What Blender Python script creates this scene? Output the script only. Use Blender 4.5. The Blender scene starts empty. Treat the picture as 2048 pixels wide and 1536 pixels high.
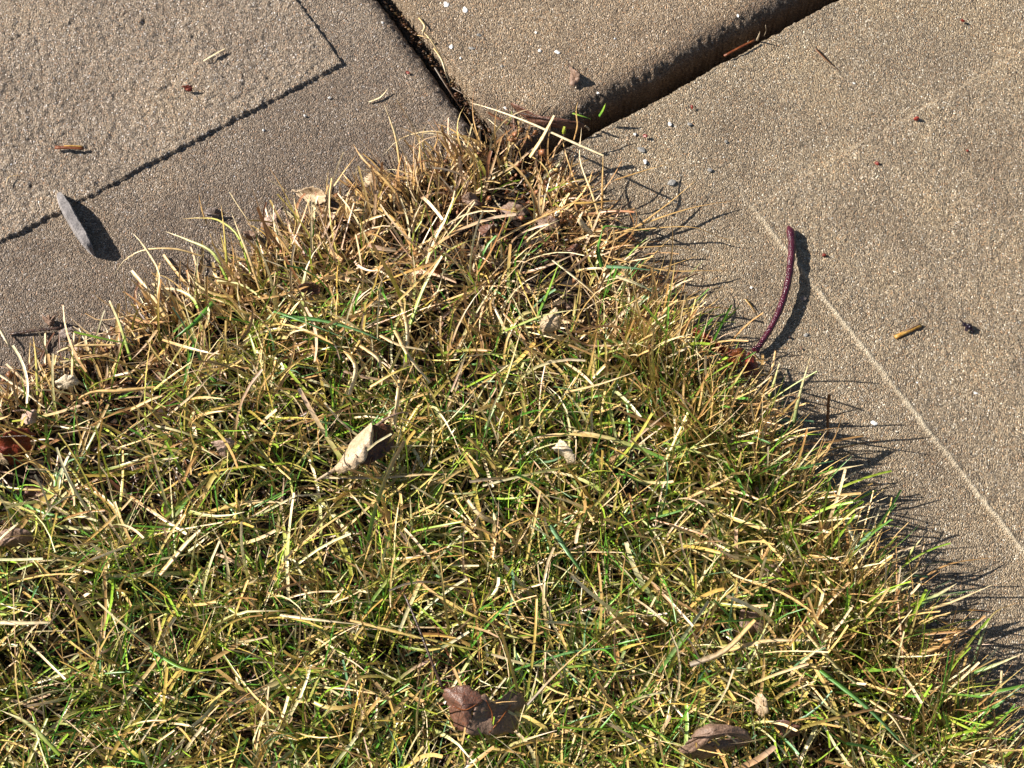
import bpy, bmesh, math, random
import numpy as np
from mathutils import Vector, Matrix, Euler

random.seed(7)
rng = np.random.default_rng(11)
SC = bpy.context.scene
COL = SC.collection

# ------------------------------------------------------------------ camera, sky, sun, exposure
D = 1.0                       # camera to pavement, metres
TILT, ROLL = math.radians(25), math.radians(4.7)
FPX = 4293.0                  # focal length in pixels of the 2048 px wide photograph
CR = Euler((TILT, 0, 0)).to_matrix() @ Matrix.Rotation(ROLL, 3, 'Z')
CLOC = CR @ Vector((0, 0, D))
cam = bpy.data.cameras.new('camera')
cam.sensor_width = 36.0
cam.lens = 36.0 * FPX / 2048.0
cam.clip_start, cam.clip_end = 0.01, 500
co = bpy.data.objects.new('camera', cam)
co.matrix_world = Matrix.Translation(CLOC) @ CR.to_4x4()
COL.objects.link(co)
SC.camera = co

SUN_EL = math.radians(34)
SHADOW_DIR = math.radians(-10)     # ground direction in which shadows fall, from world +X
sun = bpy.data.lights.new('sun', 'SUN')
sun.energy = 5.0
sun.angle = math.radians(0.5)
sun.color = (1.0, 0.94, 0.85)
so = bpy.data.objects.new('sun', sun)
sd = Vector((math.cos(SHADOW_DIR) * math.cos(SUN_EL), math.sin(SHADOW_DIR) * math.cos(SUN_EL), -math.sin(SUN_EL)))
so.rotation_euler = sd.to_track_quat('-Z', 'Y').to_euler()
so.location = -sd * 3
COL.objects.link(so)

W = bpy.data.worlds.new('World')
SC.world = W
W.use_nodes = True
wn = W.node_tree.nodes
sky = wn.new('ShaderNodeTexSky')
sky.sky_type = 'NISHITA'
sky.sun_disc = False
sky.sun_elevation = SUN_EL
az = math.atan2(-sd.x, -sd.y)     # direction towards the sun measured clockwise from +Y
sky.sun_rotation = az
wn['Background'].inputs['Strength'].default_value = 0.05
W.node_tree.links.new(sky.outputs[0], wn['Background'].inputs['Color'])

SC.view_settings.view_transform = 'Standard'
SC.view_settings.look = 'None'
SC.view_settings.gamma = 1
SC.view_settings.use_curve_mapping = False
SC.view_settings.exposure = 0.92
SC.render.engine = 'CYCLES'
SC.cycles.max_bounces = 6
SC.cycles.diffuse_bounces = 1
SC.cycles.transparent_max_bounces = 4

# ------------------------------------------------------------------ helpers
RM = np.array(CR)
CL = np.array(CLOC)

def at(px, py, z=0.0):
    """world point at height z (mm above the pavement) seen at a pixel of the photograph"""
    d = RM @ np.array([(px - 1024.0) / FPX, (768.0 - py) / FPX, -1.0])
    t = (z * 0.001 - CL[2]) / d[2]
    return CL + d * t

def topx(P):
    """photograph pixel of world points, used only to look up how green the turf is there"""
    q = (P - CL) @ RM
    return 1024 + FPX * q[..., 0] / -q[..., 2], 768 - FPX * q[..., 1] / -q[..., 2]

# paving frame: e2 runs up and right along the joint, e1 runs down and right
def ang(p, q):
    v = at(*q) - at(*p)
    return math.atan2(v[1], v[0])
A2 = (ang((0, 487), (684, 130)) + ang((1164, 267), (1664, 0)) + ang((1865, 207), (2043, 106))) / 3
A1 = (ang((591, 0), (686, 130)) + ang((1428, 321), (1964, 1000))) / 2
TH = (A2 + A1 + math.pi / 2) / 2
print('dir angles', math.degrees(A2), math.degrees(A1), 'used', math.degrees(TH))
E2 = np.array([math.cos(TH), math.sin(TH)])
E1 = np.array([math.sin(TH), -math.cos(TH)])
OC = at(1016, 300)[:2]
def ab(P):
    d = P[..., :2] - OC
    return d @ E2, d @ E1
def wp(a, b):
    return OC + np.multiply.outer(a, E2) + np.multiply.outer(b, E1)
def abp(px, py):
    return ab(at(px, py))

_tab = {}
def vnoise(x, y, scale, seed=0):
    if seed not in _tab:
        _tab[seed] = np.random.default_rng(1000 + seed).random((256, 256))
    T = _tab[seed]
    x = x * scale + 37.1 * seed; y = y * scale + 11.7 * seed
    xi = np.floor(x).astype(np.int64); yi = np.floor(y).astype(np.int64)
    fx = x - xi; fy = y - yi
    fx = fx * fx * (3 - 2 * fx); fy = fy * fy * (3 - 2 * fy)
    a = T[xi & 255, yi & 255]; b = T[(xi + 1) & 255, yi & 255]
    c = T[xi & 255, (yi + 1) & 255]; d = T[(xi + 1) & 255, (yi + 1) & 255]
    return (a * (1 - fx) + b * fx) * (1 - fy) + (c * (1 - fx) + d * fx) * fy - 0.5
def sstep(a, b, x):
    t = np.clip((x - a) / (b - a), 0, 1)
    return t * t * (3 - 2 * t)

def mesh_np(name, V, F, mats, smooth=True):
    """quads (or tris) from numpy arrays"""
    me = bpy.data.meshes.new(name)
    k = F.shape[1]
    me.vertices.add(len(V)); me.vertices.foreach_set('co', np.ascontiguousarray(V, dtype=np.float32).ravel())
    me.loops.add(F.size); me.loops.foreach_set('vertex_index', np.ascontiguousarray(F, dtype=np.int32).ravel())
    me.polygons.add(len(F)); me.polygons.foreach_set('loop_start', np.arange(0, F.size, k, dtype=np.int32))
    me.update(calc_edges=True)
    if smooth:
        me.polygons.foreach_set('use_smooth', np.ones(len(F), dtype=bool))
    for m in (mats if isinstance(mats, (list, tuple)) else [mats]):
        me.materials.append(m)
    return me
def vcol(me, name, C):
    at_ = me.color_attributes.new(name, 'FLOAT_COLOR', 'POINT')
    if C.ndim == 1: C = np.stack([C, C, C], 1)
    at_.data.foreach_set('color', np.concatenate([C, np.ones((len(C), 1))], 1).astype(np.float32).ravel())
def ob(name, me, parent=None, label=None, cat=None, group=None, kind=None, loc=None):
    o = bpy.data.objects.new(name, me)
    COL.objects.link(o)
    if parent: o.parent = parent
    if loc is not None: o.location = loc
    if label: o['label'] = label
    if cat: o['category'] = cat
    if group: o['group'] = group
    if kind: o['kind'] = kind
    return o

# ------------------------------------------------------------------ materials
def mat(name):
    m = bpy.data.materials.new(name); m.use_nodes = True
    nt = m.node_tree
    return m, nt, nt.nodes, nt.links, nt.nodes['Principled BSDF']
def ramp(N, stops, interp='LINEAR'):
    r = N.new('ShaderNodeValToRGB'); cr = r.color_ramp; cr.interpolation = interp
    while len(cr.elements) < len(stops): cr.elements.new(0.5)
    for e, (p, c) in zip(cr.elements, stops):
        e.position = p; e.color = (*c, 1)
    return r
def mixc(N, L, fac, a, b, mode='MIX'):
    m = N.new('ShaderNodeMix'); m.data_type = 'RGBA'; m.blend_type = mode
    for sock, v in ((m.inputs[0], fac), (m.inputs[6], a), (m.inputs[7], b)):
        if hasattr(v, 'links') or hasattr(v, 'is_linked'): L.new(v, sock)
        elif isinstance(v, (int, float)): sock.default_value = v
        else: sock.default_value = (*v, 1)
    return m.outputs[2]

def concrete(name, tint, grain=1450.0, relief=0.0011):
    m, nt, N, L, P = mat(name)
    tc = N.new('ShaderNodeTexCoord')
    vor = N.new('ShaderNodeTexVoronoi'); vor.inputs['Scale'].default_value = grain * 1.12
    L.new(tc.outputs['Object'], vor.inputs['Vector'])
    sep = N.new('ShaderNodeSeparateColor'); L.new(vor.outputs['Color'], sep.inputs[0])
    r = ramp(N, [(0.0, (0.05, 0.040, 0.031)), (0.18, (0.145, 0.113, 0.08)), (0.50, (0.26, 0.202, 0.138)), (0.82, (0.37, 0.297, 0.21)), (0.96, (0.47, 0.40, 0.31)), (1.0, (0.8, 0.76, 0.68))])
    L.new(sep.outputs[0], r.inputs[0])
    r2 = ramp(N, [(0.0, (1.25, 0.92, 0.72)), (0.12, (1.03, 1.0, 0.96)), (0.8, (1, 1, 1.03)), (1.0, (0.86, 0.95, 1.12))])
    L.new(sep.outputs[1], r2.inputs[0])
    c = mixc(N, L, 1.0, r.outputs[0], r2.outputs[0], 'MULTIPLY')
    # cement paste between grains
    v2 = N.new('ShaderNodeTexNoise'); v2.inputs['Scale'].default_value = 420; v2.inputs['Detail'].default_value = 4
    L.new(tc.outputs['Object'], v2.inputs['Vector'])
    r3 = ramp(N, [(0.35, (0, 0, 0)), (0.62, (1, 1, 1))]); L.new(v2.outputs[0], r3.inputs[0])
    c = mixc(N, L, r3.outputs[0], c, mixc(N, L, 0.35, c, (0.24, 0.19, 0.135)))
    # large mottling
    v3 = N.new('ShaderNodeTexNoise'); v3.inputs['Scale'].default_value = 24; v3.inputs['Detail'].default_value = 6
    L.new(tc.outputs['Object'], v3.inputs['Vector'])
    r4 = ramp(N, [(0.3, (0.80, 0.78, 0.77)), (0.5, (1, 1, 1)), (0.72, (1.16, 1.13, 1.06))]); L.new(v3.outputs[0], r4.inputs[0])
    c = mixc(N, L, 1.0, c, r4.outputs[0], 'MULTIPLY')
    c = mixc(N, L, 1.0, c, tint, 'MULTIPLY')
    ca = N.new('ShaderNodeVertexColor'); ca.layer_name = 'dirt_shade'
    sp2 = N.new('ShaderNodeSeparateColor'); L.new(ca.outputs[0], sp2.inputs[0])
    c = mixc(N, L, sp2.outputs[0], c, mixc(N, L, 1.0, c, (0.42, 0.38, 0.37), 'MULTIPLY'))  # darkens for dirt and for shade painted on slab edges
    c = mixc(N, L, sp2.outputs[1], c, mixc(N, L, 0.8, c, (0.60, 0.51, 0.37)))
    L.new(c, P.inputs['Base Color'])
    rr = N.new('ShaderNodeMapRange'); L.new(sep.outputs[2], rr.inputs[0]); rr.inputs[3].default_value = 0.5; rr.inputs[4].default_value = 0.95
    L.new(rr.outputs[0], P.inputs['Roughness'])
    P.inputs['Specular IOR Level'].default_value = 0.5
    # relief: domed grains plus fine pitting
    bm = N.new('ShaderNodeBump'); bm.inputs['Strength'].default_value = 1.0; bm.inputs['Distance'].default_value = relief
    inv = N.new('ShaderNodeMath'); inv.operation = 'MULTIPLY'; L.new(vor.outputs['Distance'], inv.inputs[0]); inv.inputs[1].default_value = -1.0
    n4 = N.new('ShaderNodeTexNoise'); n4.inputs['Scale'].default_value = 1500; n4.inputs['Detail'].default_value = 2
    L.new(tc.outputs['Object'], n4.inputs['Vector'])
    ad = N.new('ShaderNodeMath'); ad.operation = 'MULTIPLY_ADD'; L.new(n4.outputs[0], ad.inputs[0]); ad.inputs[1].default_value = 1.0; L.new(inv.outputs[0], ad.inputs[2])
    L.new(ad.outputs[0], bm.inputs['Height']); L.new(bm.outputs[0], P.inputs['Normal'])
    return m

def leafmat(name, c1, c2, vein=(0.2, 0.1, 0.05), rough=0.5, transl=0.12, scale=180.0):
    m, nt, N, L, P = mat(name)
    tc = N.new('ShaderNodeTexCoord')
    n = N.new('ShaderNodeTexNoise'); n.inputs['Scale'].default_value = scale; n.inputs['Detail'].default_value = 6
    L.new(tc.outputs['Object'], n.inputs['Vector'])
    r = ramp(N, [(0.33, c1), (0.66, c2)]); L.new(n.outputs[0], r.inputs[0])
    vo = N.new('ShaderNodeTexVoronoi'); vo.feature = 'DISTANCE_TO_EDGE'; vo.inputs['Scale'].default_value = scale * 2.2
    L.new(tc.outputs['Object'], vo.inputs['Vector'])
    rv = ramp(N, [(0.0, (1, 1, 1)), (0.07, (0, 0, 0))]); L.new(vo.outputs['Distance'], rv.inputs[0])
    f = N.new('ShaderNodeMath'); f.operation = 'MULTIPLY'; L.new(rv.outputs[0], f.inputs[0]); f.inputs[1].default_value = 0.45
    c = mixc(N, L, f.outputs[0], r.outputs[0], vein)
    n2 = N.new('ShaderNodeTexNoise'); n2.inputs['Scale'].default_value = scale * 6; n2.inputs['Detail'].default_value = 3
    L.new(tc.outputs['Object'], n2.inputs['Vector'])
    r2 = ramp(N, [(0.3, (0.7, 0.7, 0.7)), (0.7, (1.2, 1.2, 1.2))]); L.new(n2.outputs[0], r2.inputs[0])
    c = mixc(N, L, 1.0, c, r2.outputs[0], 'MULTIPLY')
    L.new(c, P.inputs['Base Color']); P.inputs['Roughness'].default_value = rough
    bm = N.new('ShaderNodeBump'); bm.inputs['Distance'].default_value = 0.0004
    ad = N.new('ShaderNodeMath'); ad.operation = 'ADD'; L.new(n.outputs[0], ad.inputs[0]); L.new(n2.outputs[0], ad.inputs[1])
    L.new(ad.outputs[0], bm.inputs['Height']); L.new(bm.outputs[0], P.inputs['Normal'])
    if transl:
        t = N.new('ShaderNodeBsdfTranslucent'); L.new(c, t.inputs[0])
        mx = N.new('ShaderNodeMixShader'); mx.inputs[0].default_value = transl
        L.new(P.outputs[0], mx.inputs[1]); L.new(t.outputs[0], mx.inputs[2])
        L.new(mx.outputs[0], N['Material Output'].inputs[0])
    return m

def blademat(name, fromattr=True, col=(0.5, 0.4, 0.2), transl=0.17, rough=0.38):
    m, nt, N, L, P = mat(name)
    if fromattr:
        ca = N.new('ShaderNodeVertexColor'); ca.layer_name = 'tone'; base = ca.outputs[0]
    else:
        rg = N.new('ShaderNodeRGB'); rg.outputs[0].default_value = (*col, 1); base = rg.outputs[0]
    tc = N.new('ShaderNodeTexCoord')
    n = N.new('ShaderNodeTexNoise'); n.inputs['Scale'].default_value = 500; n.inputs['Detail'].default_value = 4
    L.new(tc.outputs['Object'], n.inputs['Vector'])
    r = ramp(N, [(0.3, (0.72, 0.66, 0.6)), (0.55, (1, 1, 1)), (0.75, (1.12, 1.12, 1.1))]); L.new(n.outputs[0], r.inputs[0])
    c = mixc(N, L, 1.0, base, r.outputs[0], 'MULTIPLY')
    L.new(c, P.inputs['Base Color']); P.inputs['Roughness'].default_value = rough
    P.inputs['Specular IOR Level'].default_value = 0.6
    t = N.new('ShaderNodeBsdfTranslucent'); L.new(c, t.inputs[0])
    mx = N.new('ShaderNodeMixShader'); mx.inputs[0].default_value = transl
    L.new(P.outputs[0], mx.inputs[1]); L.new(t.outputs[0], mx.inputs[2])
    L.new(mx.outputs[0], N['Material Output'].inputs[0])
    return m

def simple(name, c1, c2, rough, scale=300.0, bump=0.0002):
    return leafmat(name, c1, c2, vein=c1, rough=rough, transl=0.0, scale=scale)

M_A = concrete('concrete_rough', (1.14, 1.12, 1.14))
M_B = concrete('concrete_warm', (1.18, 1.10, 1.0))
M_C = concrete('concrete_buff', (1.22, 1.19, 1.10))
M_blade = blademat('grass_blade')
M_soil = simple('soil', (0.012, 0.007, 0.0045), (0.04, 0.023, 0.014), 0.95, 120)

# ------------------------------------------------------------------ ground sheet
def axis(lo, hi, flo, fhi, step, growth=1.35):
    """grid lines: fine between flo and fhi, growing outwards to lo and hi"""
    mid = list(np.arange(flo, fhi + step * 0.5, step))
    a = []; p, s = flo, step
    while p > lo: s *= growth; p -= s; a.append(max(p, lo))
    b = []; p, s = mid[-1], step
    while p < hi: s *= growth; p += s; b.append(min(p, hi))
    return np.array(a[::-1] + mid + b)
def grid(xs, ys):
    nx, ny = len(xs), len(ys)
    X, Y = np.meshgrid(xs, ys, indexing='ij')
    i = np.arange(nx * ny).reshape(nx, ny)
    F = np.stack([i[:-1, :-1], i[1:, :-1], i[1:, 1:], i[:-1, 1:]], -1).reshape(-1, 4)
    return X.ravel(), Y.ravel(), F

def soil_z(x, y):
    return -0.010 + 0.010 * vnoise(x, y, 30, 3) + 0.005 * vnoise(x, y, 110, 4) + 0.003 * vnoise(x, y, 400, 5)
X, Y, F = grid(axis(-80, 80, -0.45, 0.45, 0.004), axis(-80, 80, -0.5, 0.4, 0.004))
a_, b_ = ab(np.stack([X, Y], 1))
Z = soil_z(X, Y)
inl = sstep(0.012, -0.006, a_) * sstep(-0.012, 0.006, b_)    # lawn corner high, sunk under the slabs
Z = Z * inl + (-0.055) * (1 - inl)
ground = ob('ground', mesh_np('ground', np.stack([X, Y, Z], 1), F, M_soil), kind='structure', label='dark brown soil under the lawn and slabs')

# ------------------------------------------------------------------ concrete slabs
# each: (name, extents a0,a1,b0,b1, raised panel extents, lift)
STEP = 0.0006
pa1 = float(np.mean([ab(at(*p))[0] for p in ((591, 0), (640, 66), (686, 130))]))
pb1 = float(np.mean([ab(at(*p))[1] for p in ((0, 487), (424, 266), (684, 130))]))
qa = float(np.mean([ab(at(*p))[0] for p in ((1428, 321), (1491, 400), (1700, 664), (1964, 1000))]))
qb = float(np.mean([ab(at(*p))[1] for p in ((1865, 207), (2043, 106))]))
cb = float(np.mean([ab(at(*p))[1] for p in ((1164, 267), (1440, 119), (1664, 0))]))
print('panelA', pa1, pb1, 'panelC', qa, qb, 'Cedge b', cb)

def slab(name, a0, a1, b0, b1, fa, fb, material, lift, rad, corner, panel, rough_in, rough_out, label, seed, dirt_shade_f, name_ridge=False):
    xs = axis(a0, a1, fa[0], fa[1], STEP, 1.25); ys = axis(b0, b1, fb[0], fb[1], STEP, 1.25)
    A, B, F = grid(xs, ys)
    # signed distance inwards from the (rounded) outline, slightly ragged
    r = corner
    m_a = np.minimum(A - a0, a1 - A); m_b = np.minimum(B - b0, b1 - B)
    rag = 0.0012 * vnoise(A, B, 60, seed) + 0.0009 * vnoise(A, B, 400, seed + 1) + 0.0008 * vnoise(A, B, 1100, seed + 2)
    qx = r - m_a; qy = r - m_b
    outside = np.sqrt(np.maximum(qx, 0) ** 2 + np.maximum(qy, 0) ** 2)
    d = r - outside - np.minimum(0, 0)
    d = np.where((qx <= 0) & (qy <= 0), np.minimum(m_a, m_b), d)
    # edge radius varies by side: rad = (a0 side, a1 side, b0 side, b1 side)
    wts = np.stack([A - a0, a1 - A, B - b0, b1 - B], 0)
    w = 1.0 / (np.maximum(wts, 0) + 0.004) ** 4
    R = (w * np.array(rad)[:, None]).sum(0) / w.sum(0)
    d = d - 0.0018 + rag
    t = np.clip(d, 0, None)
    z = np.where(t < R, -(R - np.sqrt(np.maximum(R * R - (R - np.minimum(t, R)) ** 2, 0))), 0.0)
    z = np.where(d < 0, -0.05, z)
    # raised rough panel inside the trowelled border
    (p0, p1, q0, q1), ph, soft = panel
    streak = 1.3 if ph > 0.002 else 0.5
    e = 0.0010 * vnoise(A, B, 300, seed + 5) + 0.0008 * vnoise(A, B, 900, seed + 6)
    pd = np.minimum(np.minimum(A - p0, p1 - A), np.minimum(B - q0, q1 - B)) + e
    pin = sstep(-soft, soft, pd)
    z = z + pin * ph
    ridge = np.zeros_like(A)
    if name_ridge:
        brk = (0.65 + 0.7 * vnoise(A, B, 50, seed + 30) + 0.5 * vnoise(A, B, 300, seed + 31))
        ra = np.exp(-((A - p0 + e * 0.8) / 0.0009) ** 2) * (B > q0 - 0.028) * np.clip(brk + 0.25, 0, 1.2) * sstep(-0.028, 0.03, B - q0)
        rb = np.exp(-((B - q0 + e * 0.8) / 0.0007) ** 2) * (A > p0) * brk * 0.45 * sstep(0.03, 0.09, A - p0)
        ridge = np.clip(ra + rb, 0, 1)
        z = z + ridge * 0.0011
    amp = (rough_in * pin + rough_out * (1 - pin)) * (1 - 0.8 * ridge)
    n = vnoise(A, B, 900, seed + 7) * 0.9 + vnoise(A, B, 430, seed + 8) * 0.9 + vnoise(A, B, 200, seed + 9) * 0.5
    pit = sstep(0.12, 0.45, vnoise(A, B, 330, seed + 10) + 0.3 * vnoise(A, B, 700, seed + 11))
    z = z + np.where(d > 0, amp * n + 0.75 * amp * pin * (vnoise(A, B * 0.4, 760, seed + 40) + 0.8 * vnoise(A, B * 0.3, 380, seed + 41)) * streak - amp * 0.35 * pit * pin, 0)
    z = z + 0.0012 * vnoise(A, B, 12, seed + 12) + lift
    # rough lumps on the rounded flank
    fl = (t < R * 1.1) & (d > 0)
    z = z + np.where(fl, 0.0009 * vnoise(A, B, 260, seed + 13) + 0.0006 * vnoise(A, B, 700, seed + 14), 0)
    P = wp(A, B)
    V = np.concatenate([P, z[:, None]], 1)
    me = mesh_np(name, V, F, material)
    dirt_shade = np.clip(dirt_shade_f(A, B, t, pin) + 0.25 * vnoise(A, B, 60, seed + 15) + 0.2 * vnoise(A, B, 250, seed + 16), 0, 1)
    vcol(me, 'dirt_shade', np.stack([dirt_shade, ridge, dirt_shade * 0], 1))  # red holds dirt plus painted edge shade, green the ridge
    o = ob(name, me, kind='structure', label=label)
    return o

def dirt_shadeA(A, B, t, pin):
    return (1 - pin) * (0.15 + 0.55 * sstep(-0.14, -0.02, B) ** 1.0 * sstep(0.05, -0.03, A + 0.02)) + 0.45 * sstep(0.012, 0.0, t)  # border dirt near the lawn, plus shade painted along the rounded edge
def edge_shadeB(A, B, t, pin):
    return 0.6 * sstep(0.015, 0.005, t) * sstep(-0.06, -0.012, B) + 0.25 * sstep(-0.03, -0.004, B)  # shade painted onto the rounded flank and towards the joint
def dirtC(A, B, t, pin):
    return (1 - pin) * (0.42 * sstep(0.07, 0.0, A) * sstep(-0.01, 0.05, B)) + 0.1 * (1 - pin)

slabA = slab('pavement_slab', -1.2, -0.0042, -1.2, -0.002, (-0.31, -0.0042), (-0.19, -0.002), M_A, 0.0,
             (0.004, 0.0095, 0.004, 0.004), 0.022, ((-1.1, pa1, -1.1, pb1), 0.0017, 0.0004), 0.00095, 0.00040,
             'greyish concrete slab with rough raised panel, under the wood chip', 20, dirt_shadeA)
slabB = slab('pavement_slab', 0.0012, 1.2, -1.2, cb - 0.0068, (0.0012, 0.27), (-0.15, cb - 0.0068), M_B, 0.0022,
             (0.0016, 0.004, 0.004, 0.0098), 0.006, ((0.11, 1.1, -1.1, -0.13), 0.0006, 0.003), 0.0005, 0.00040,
             'raised concrete slab with rounded edge, at the joint above the lawn tip', 60, edge_shadeB)
slabC = slab('pavement_slab', 0.006, 1.2, cb, 1.2, (0.006, 0.31), (cb, 0.42), M_C, 0.0,
             (0.004, 0.004, 0.0022, 0.004), 0.012, ((qa, 1.1, qb, 1.1), 0.0010, 0.0009), 0.00062, 0.00036,
             'buff concrete slab with thin ridge lines, under the purple stalked leaf', 100, dirtC, True)

# pale and dark stones cast into the slabs
M_quartz = simple('quartz', (0.75, 0.72, 0.66), (0.95, 0.93, 0.9), 0.3, 400)
M_greystone = simple('grey_stone', (0.20, 0.19, 0.175), (0.36, 0.34, 0.31), 0.6, 400)
M_tanstone = simple('tan_stone', (0.40, 0.27, 0.14), (0.55, 0.42, 0.25), 0.6, 400)
def blob(name, n=10, sx=1, sy=1, sz=0.5, jit=0.18, seed=0, mats=None):
    bm = bmesh.new(); bmesh.ops.create_icosphere(bm, subdivisions=2, radius=1)
    r = random.Random(seed)
    ks = [(Vector((r.uniform(-1, 1), r.uniform(-1, 1), r.uniform(-1, 1))).normalized(), r.uniform(0.5, 0.85)) for _ in range(6)]
    for v in bm.verts:
        for k, c in ks:
            dd = v.co.dot(k)
            if dd > c: v.co -= k * (dd - c)
        v.co *= 1 + r.uniform(-jit, jit) * 0.25
        v.co = Vector((v.co.x * sx, v.co.y * sy, v.co.z * sz))
    me = bpy.data.meshes.new(name); bm.to_mesh(me); bm.free(); me.materials.append(mats)
    return me
stones = [
    (slabB, 930, 19, 6, 9, 0.3, M_quartz), (slabB, 902, 93, 5, 7, 0.2, M_quartz), (slabB, 1115, 104, 7, 6, 0.2, M_quartz),
    (slabB, 1080, 101, 5, 4, 0, M_quartz), (slabB, 945, 97, 10, 5, 0.1, M_greystone), (slabB, 958, 70, 6, 4.5, 0, M_greystone),
    (slabB, 893, 8, 8, 8, 0.3, M_quartz), (slabB, 765, 45, 4, 3, 0, M_quartz), (slabB, 921, 116, 2.5, 3, 0, M_quartz),
    (slabB, 1230, 77, 3, 2, 0, M_quartz), (slabB, 1011, 216, 5, 4, 0, M_quartz), (slabB, 1196, 186, 3, 4, 0.8, M_quartz),
    (slabB, 1475, 30, 3, 6, 0.4, M_quartz), (slabB, 1072, 65, 3, 4, 0.4, M_quartz), (slabB, 1003, 132, 4, 3, 0.2, M_greystone),
    (slabA, 285, 318, 7, 4, 0, M_quartz), (slabA, 345, 117, 6, 5, 0, M_quartz), (slabA, 276, 69, 3, 3, 0, M_quartz),
    (slabA, 172, 168, 4, 5, 0, M_greystone), (slabA, 142, 58, 4, 4, 0, M_tanstone), (slabA, 452, 200, 6, 5, 0, M_tanstone),
    (slabA, 659, 195, 4, 3, 0, M_quartz), (slabA, 527, 260, 3, 3, 0, M_quartz), (slabA, 610, 231, 4, 3, 0, M_quartz),
    (slabA, 32, 42, 6, 4, 0, M_greystone), (slabA, 400, 65, 4, 4, 0, M_quartz), (slabA, 255, 205, 4, 3, 0, M_tanstone),
    (slabC, 1283, 298, 10, 7, -0.6, M_greystone), (slabC, 1290, 323, 5, 7, 0, M_quartz), (slabC, 1270, 268, 4, 4, 0, M_quartz),
    (slabC, 1420, 340, 6, 5, 0.4, M_greystone), (slabC, 1343, 365, 11, 7, 0.5, M_greystone), (slabC, 1452, 283, 4, 4, 0, M_greystone),
    (slabC, 1708, 166, 3.5, 3, 0, M_quartz), (slabC, 1852, 508, 7, 4, 0, M_quartz), (slabC, 1836, 765, 6, 4, 0.3, M_quartz),
    (slabC, 1851, 775, 4, 4, 0.3, M_quartz), (slabC, 1950, 786, 9, 6, 0.3, M_quartz), (slabC, 1790, 526, 6, 5, 0, M_quartz),
    (slabC, 1748, 846, 8, 6, 0, M_quartz), (slabC, 1613, 670, 6, 5, 0, M_greystone), (slabC, 1380, 248, 6, 5, 0, M_greystone),
    (slabC, 1340, 248, 5, 6, 0, M_quartz), (slabC, 1905, 430, 5, 4, 0, M_greystone), (slabC, 1502, 575, 4, 3, 0, M_quartz),
]
pxm = 1.0 / 4.29e3
for i, (s, px, py, rx, ry, rot, m_) in enumerate(stones):
    p = at(px, py, 2.2 if s is slabB else (1.2 if s is slabA and py < 300 else 0.4))
    me = blob('stone', sx=rx * pxm, sy=ry * pxm, sz=0.0006, seed=i, mats=m_)
    o = ob('stone', me, parent=s, loc=(p[0], p[1], p[2] - 0.0001)); o.rotation_euler = (0, 0, rot)

# ------------------------------------------------------------------ turf
PAL = {
    'pale': (0.90, 0.74, 0.46), 'straw': (0.74, 0.50, 0.20), 'tan': (0.50, 0.29, 0.11), 'brown': (0.22, 0.095, 0.035), 'blush': (0.82, 0.58, 0.38), 'rustb': (0.34, 0.15, 0.07), 'yellow': (0.58, 0.47, 0.12),
    'gold': (0.66, 0.42, 0.11), 'olive': (0.32, 0.36, 0.04), 'lime': (0.30, 0.46, 0.04), 'green': (0.10, 0.27, 0.03),
    'bluegreen': (0.17, 0.33, 0.16), 'grey': (0.30, 0.25, 0.19),
}
PALN = list(PAL); PALV = np.array([PAL[k] for k in PALN])
def surf_z(a, b, x, y):
    """height of what lies under a point: slab tops or soil"""
    onA = (b < -0.004) & (a < 0); onC = (a > 0.008) & (b > cb); onB = (a > 0) & (b < cb - 0.006)
    return np.where(onB, 0.0028, np.where(onA | onC, 0.0009, soil_z(x, y)))

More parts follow.
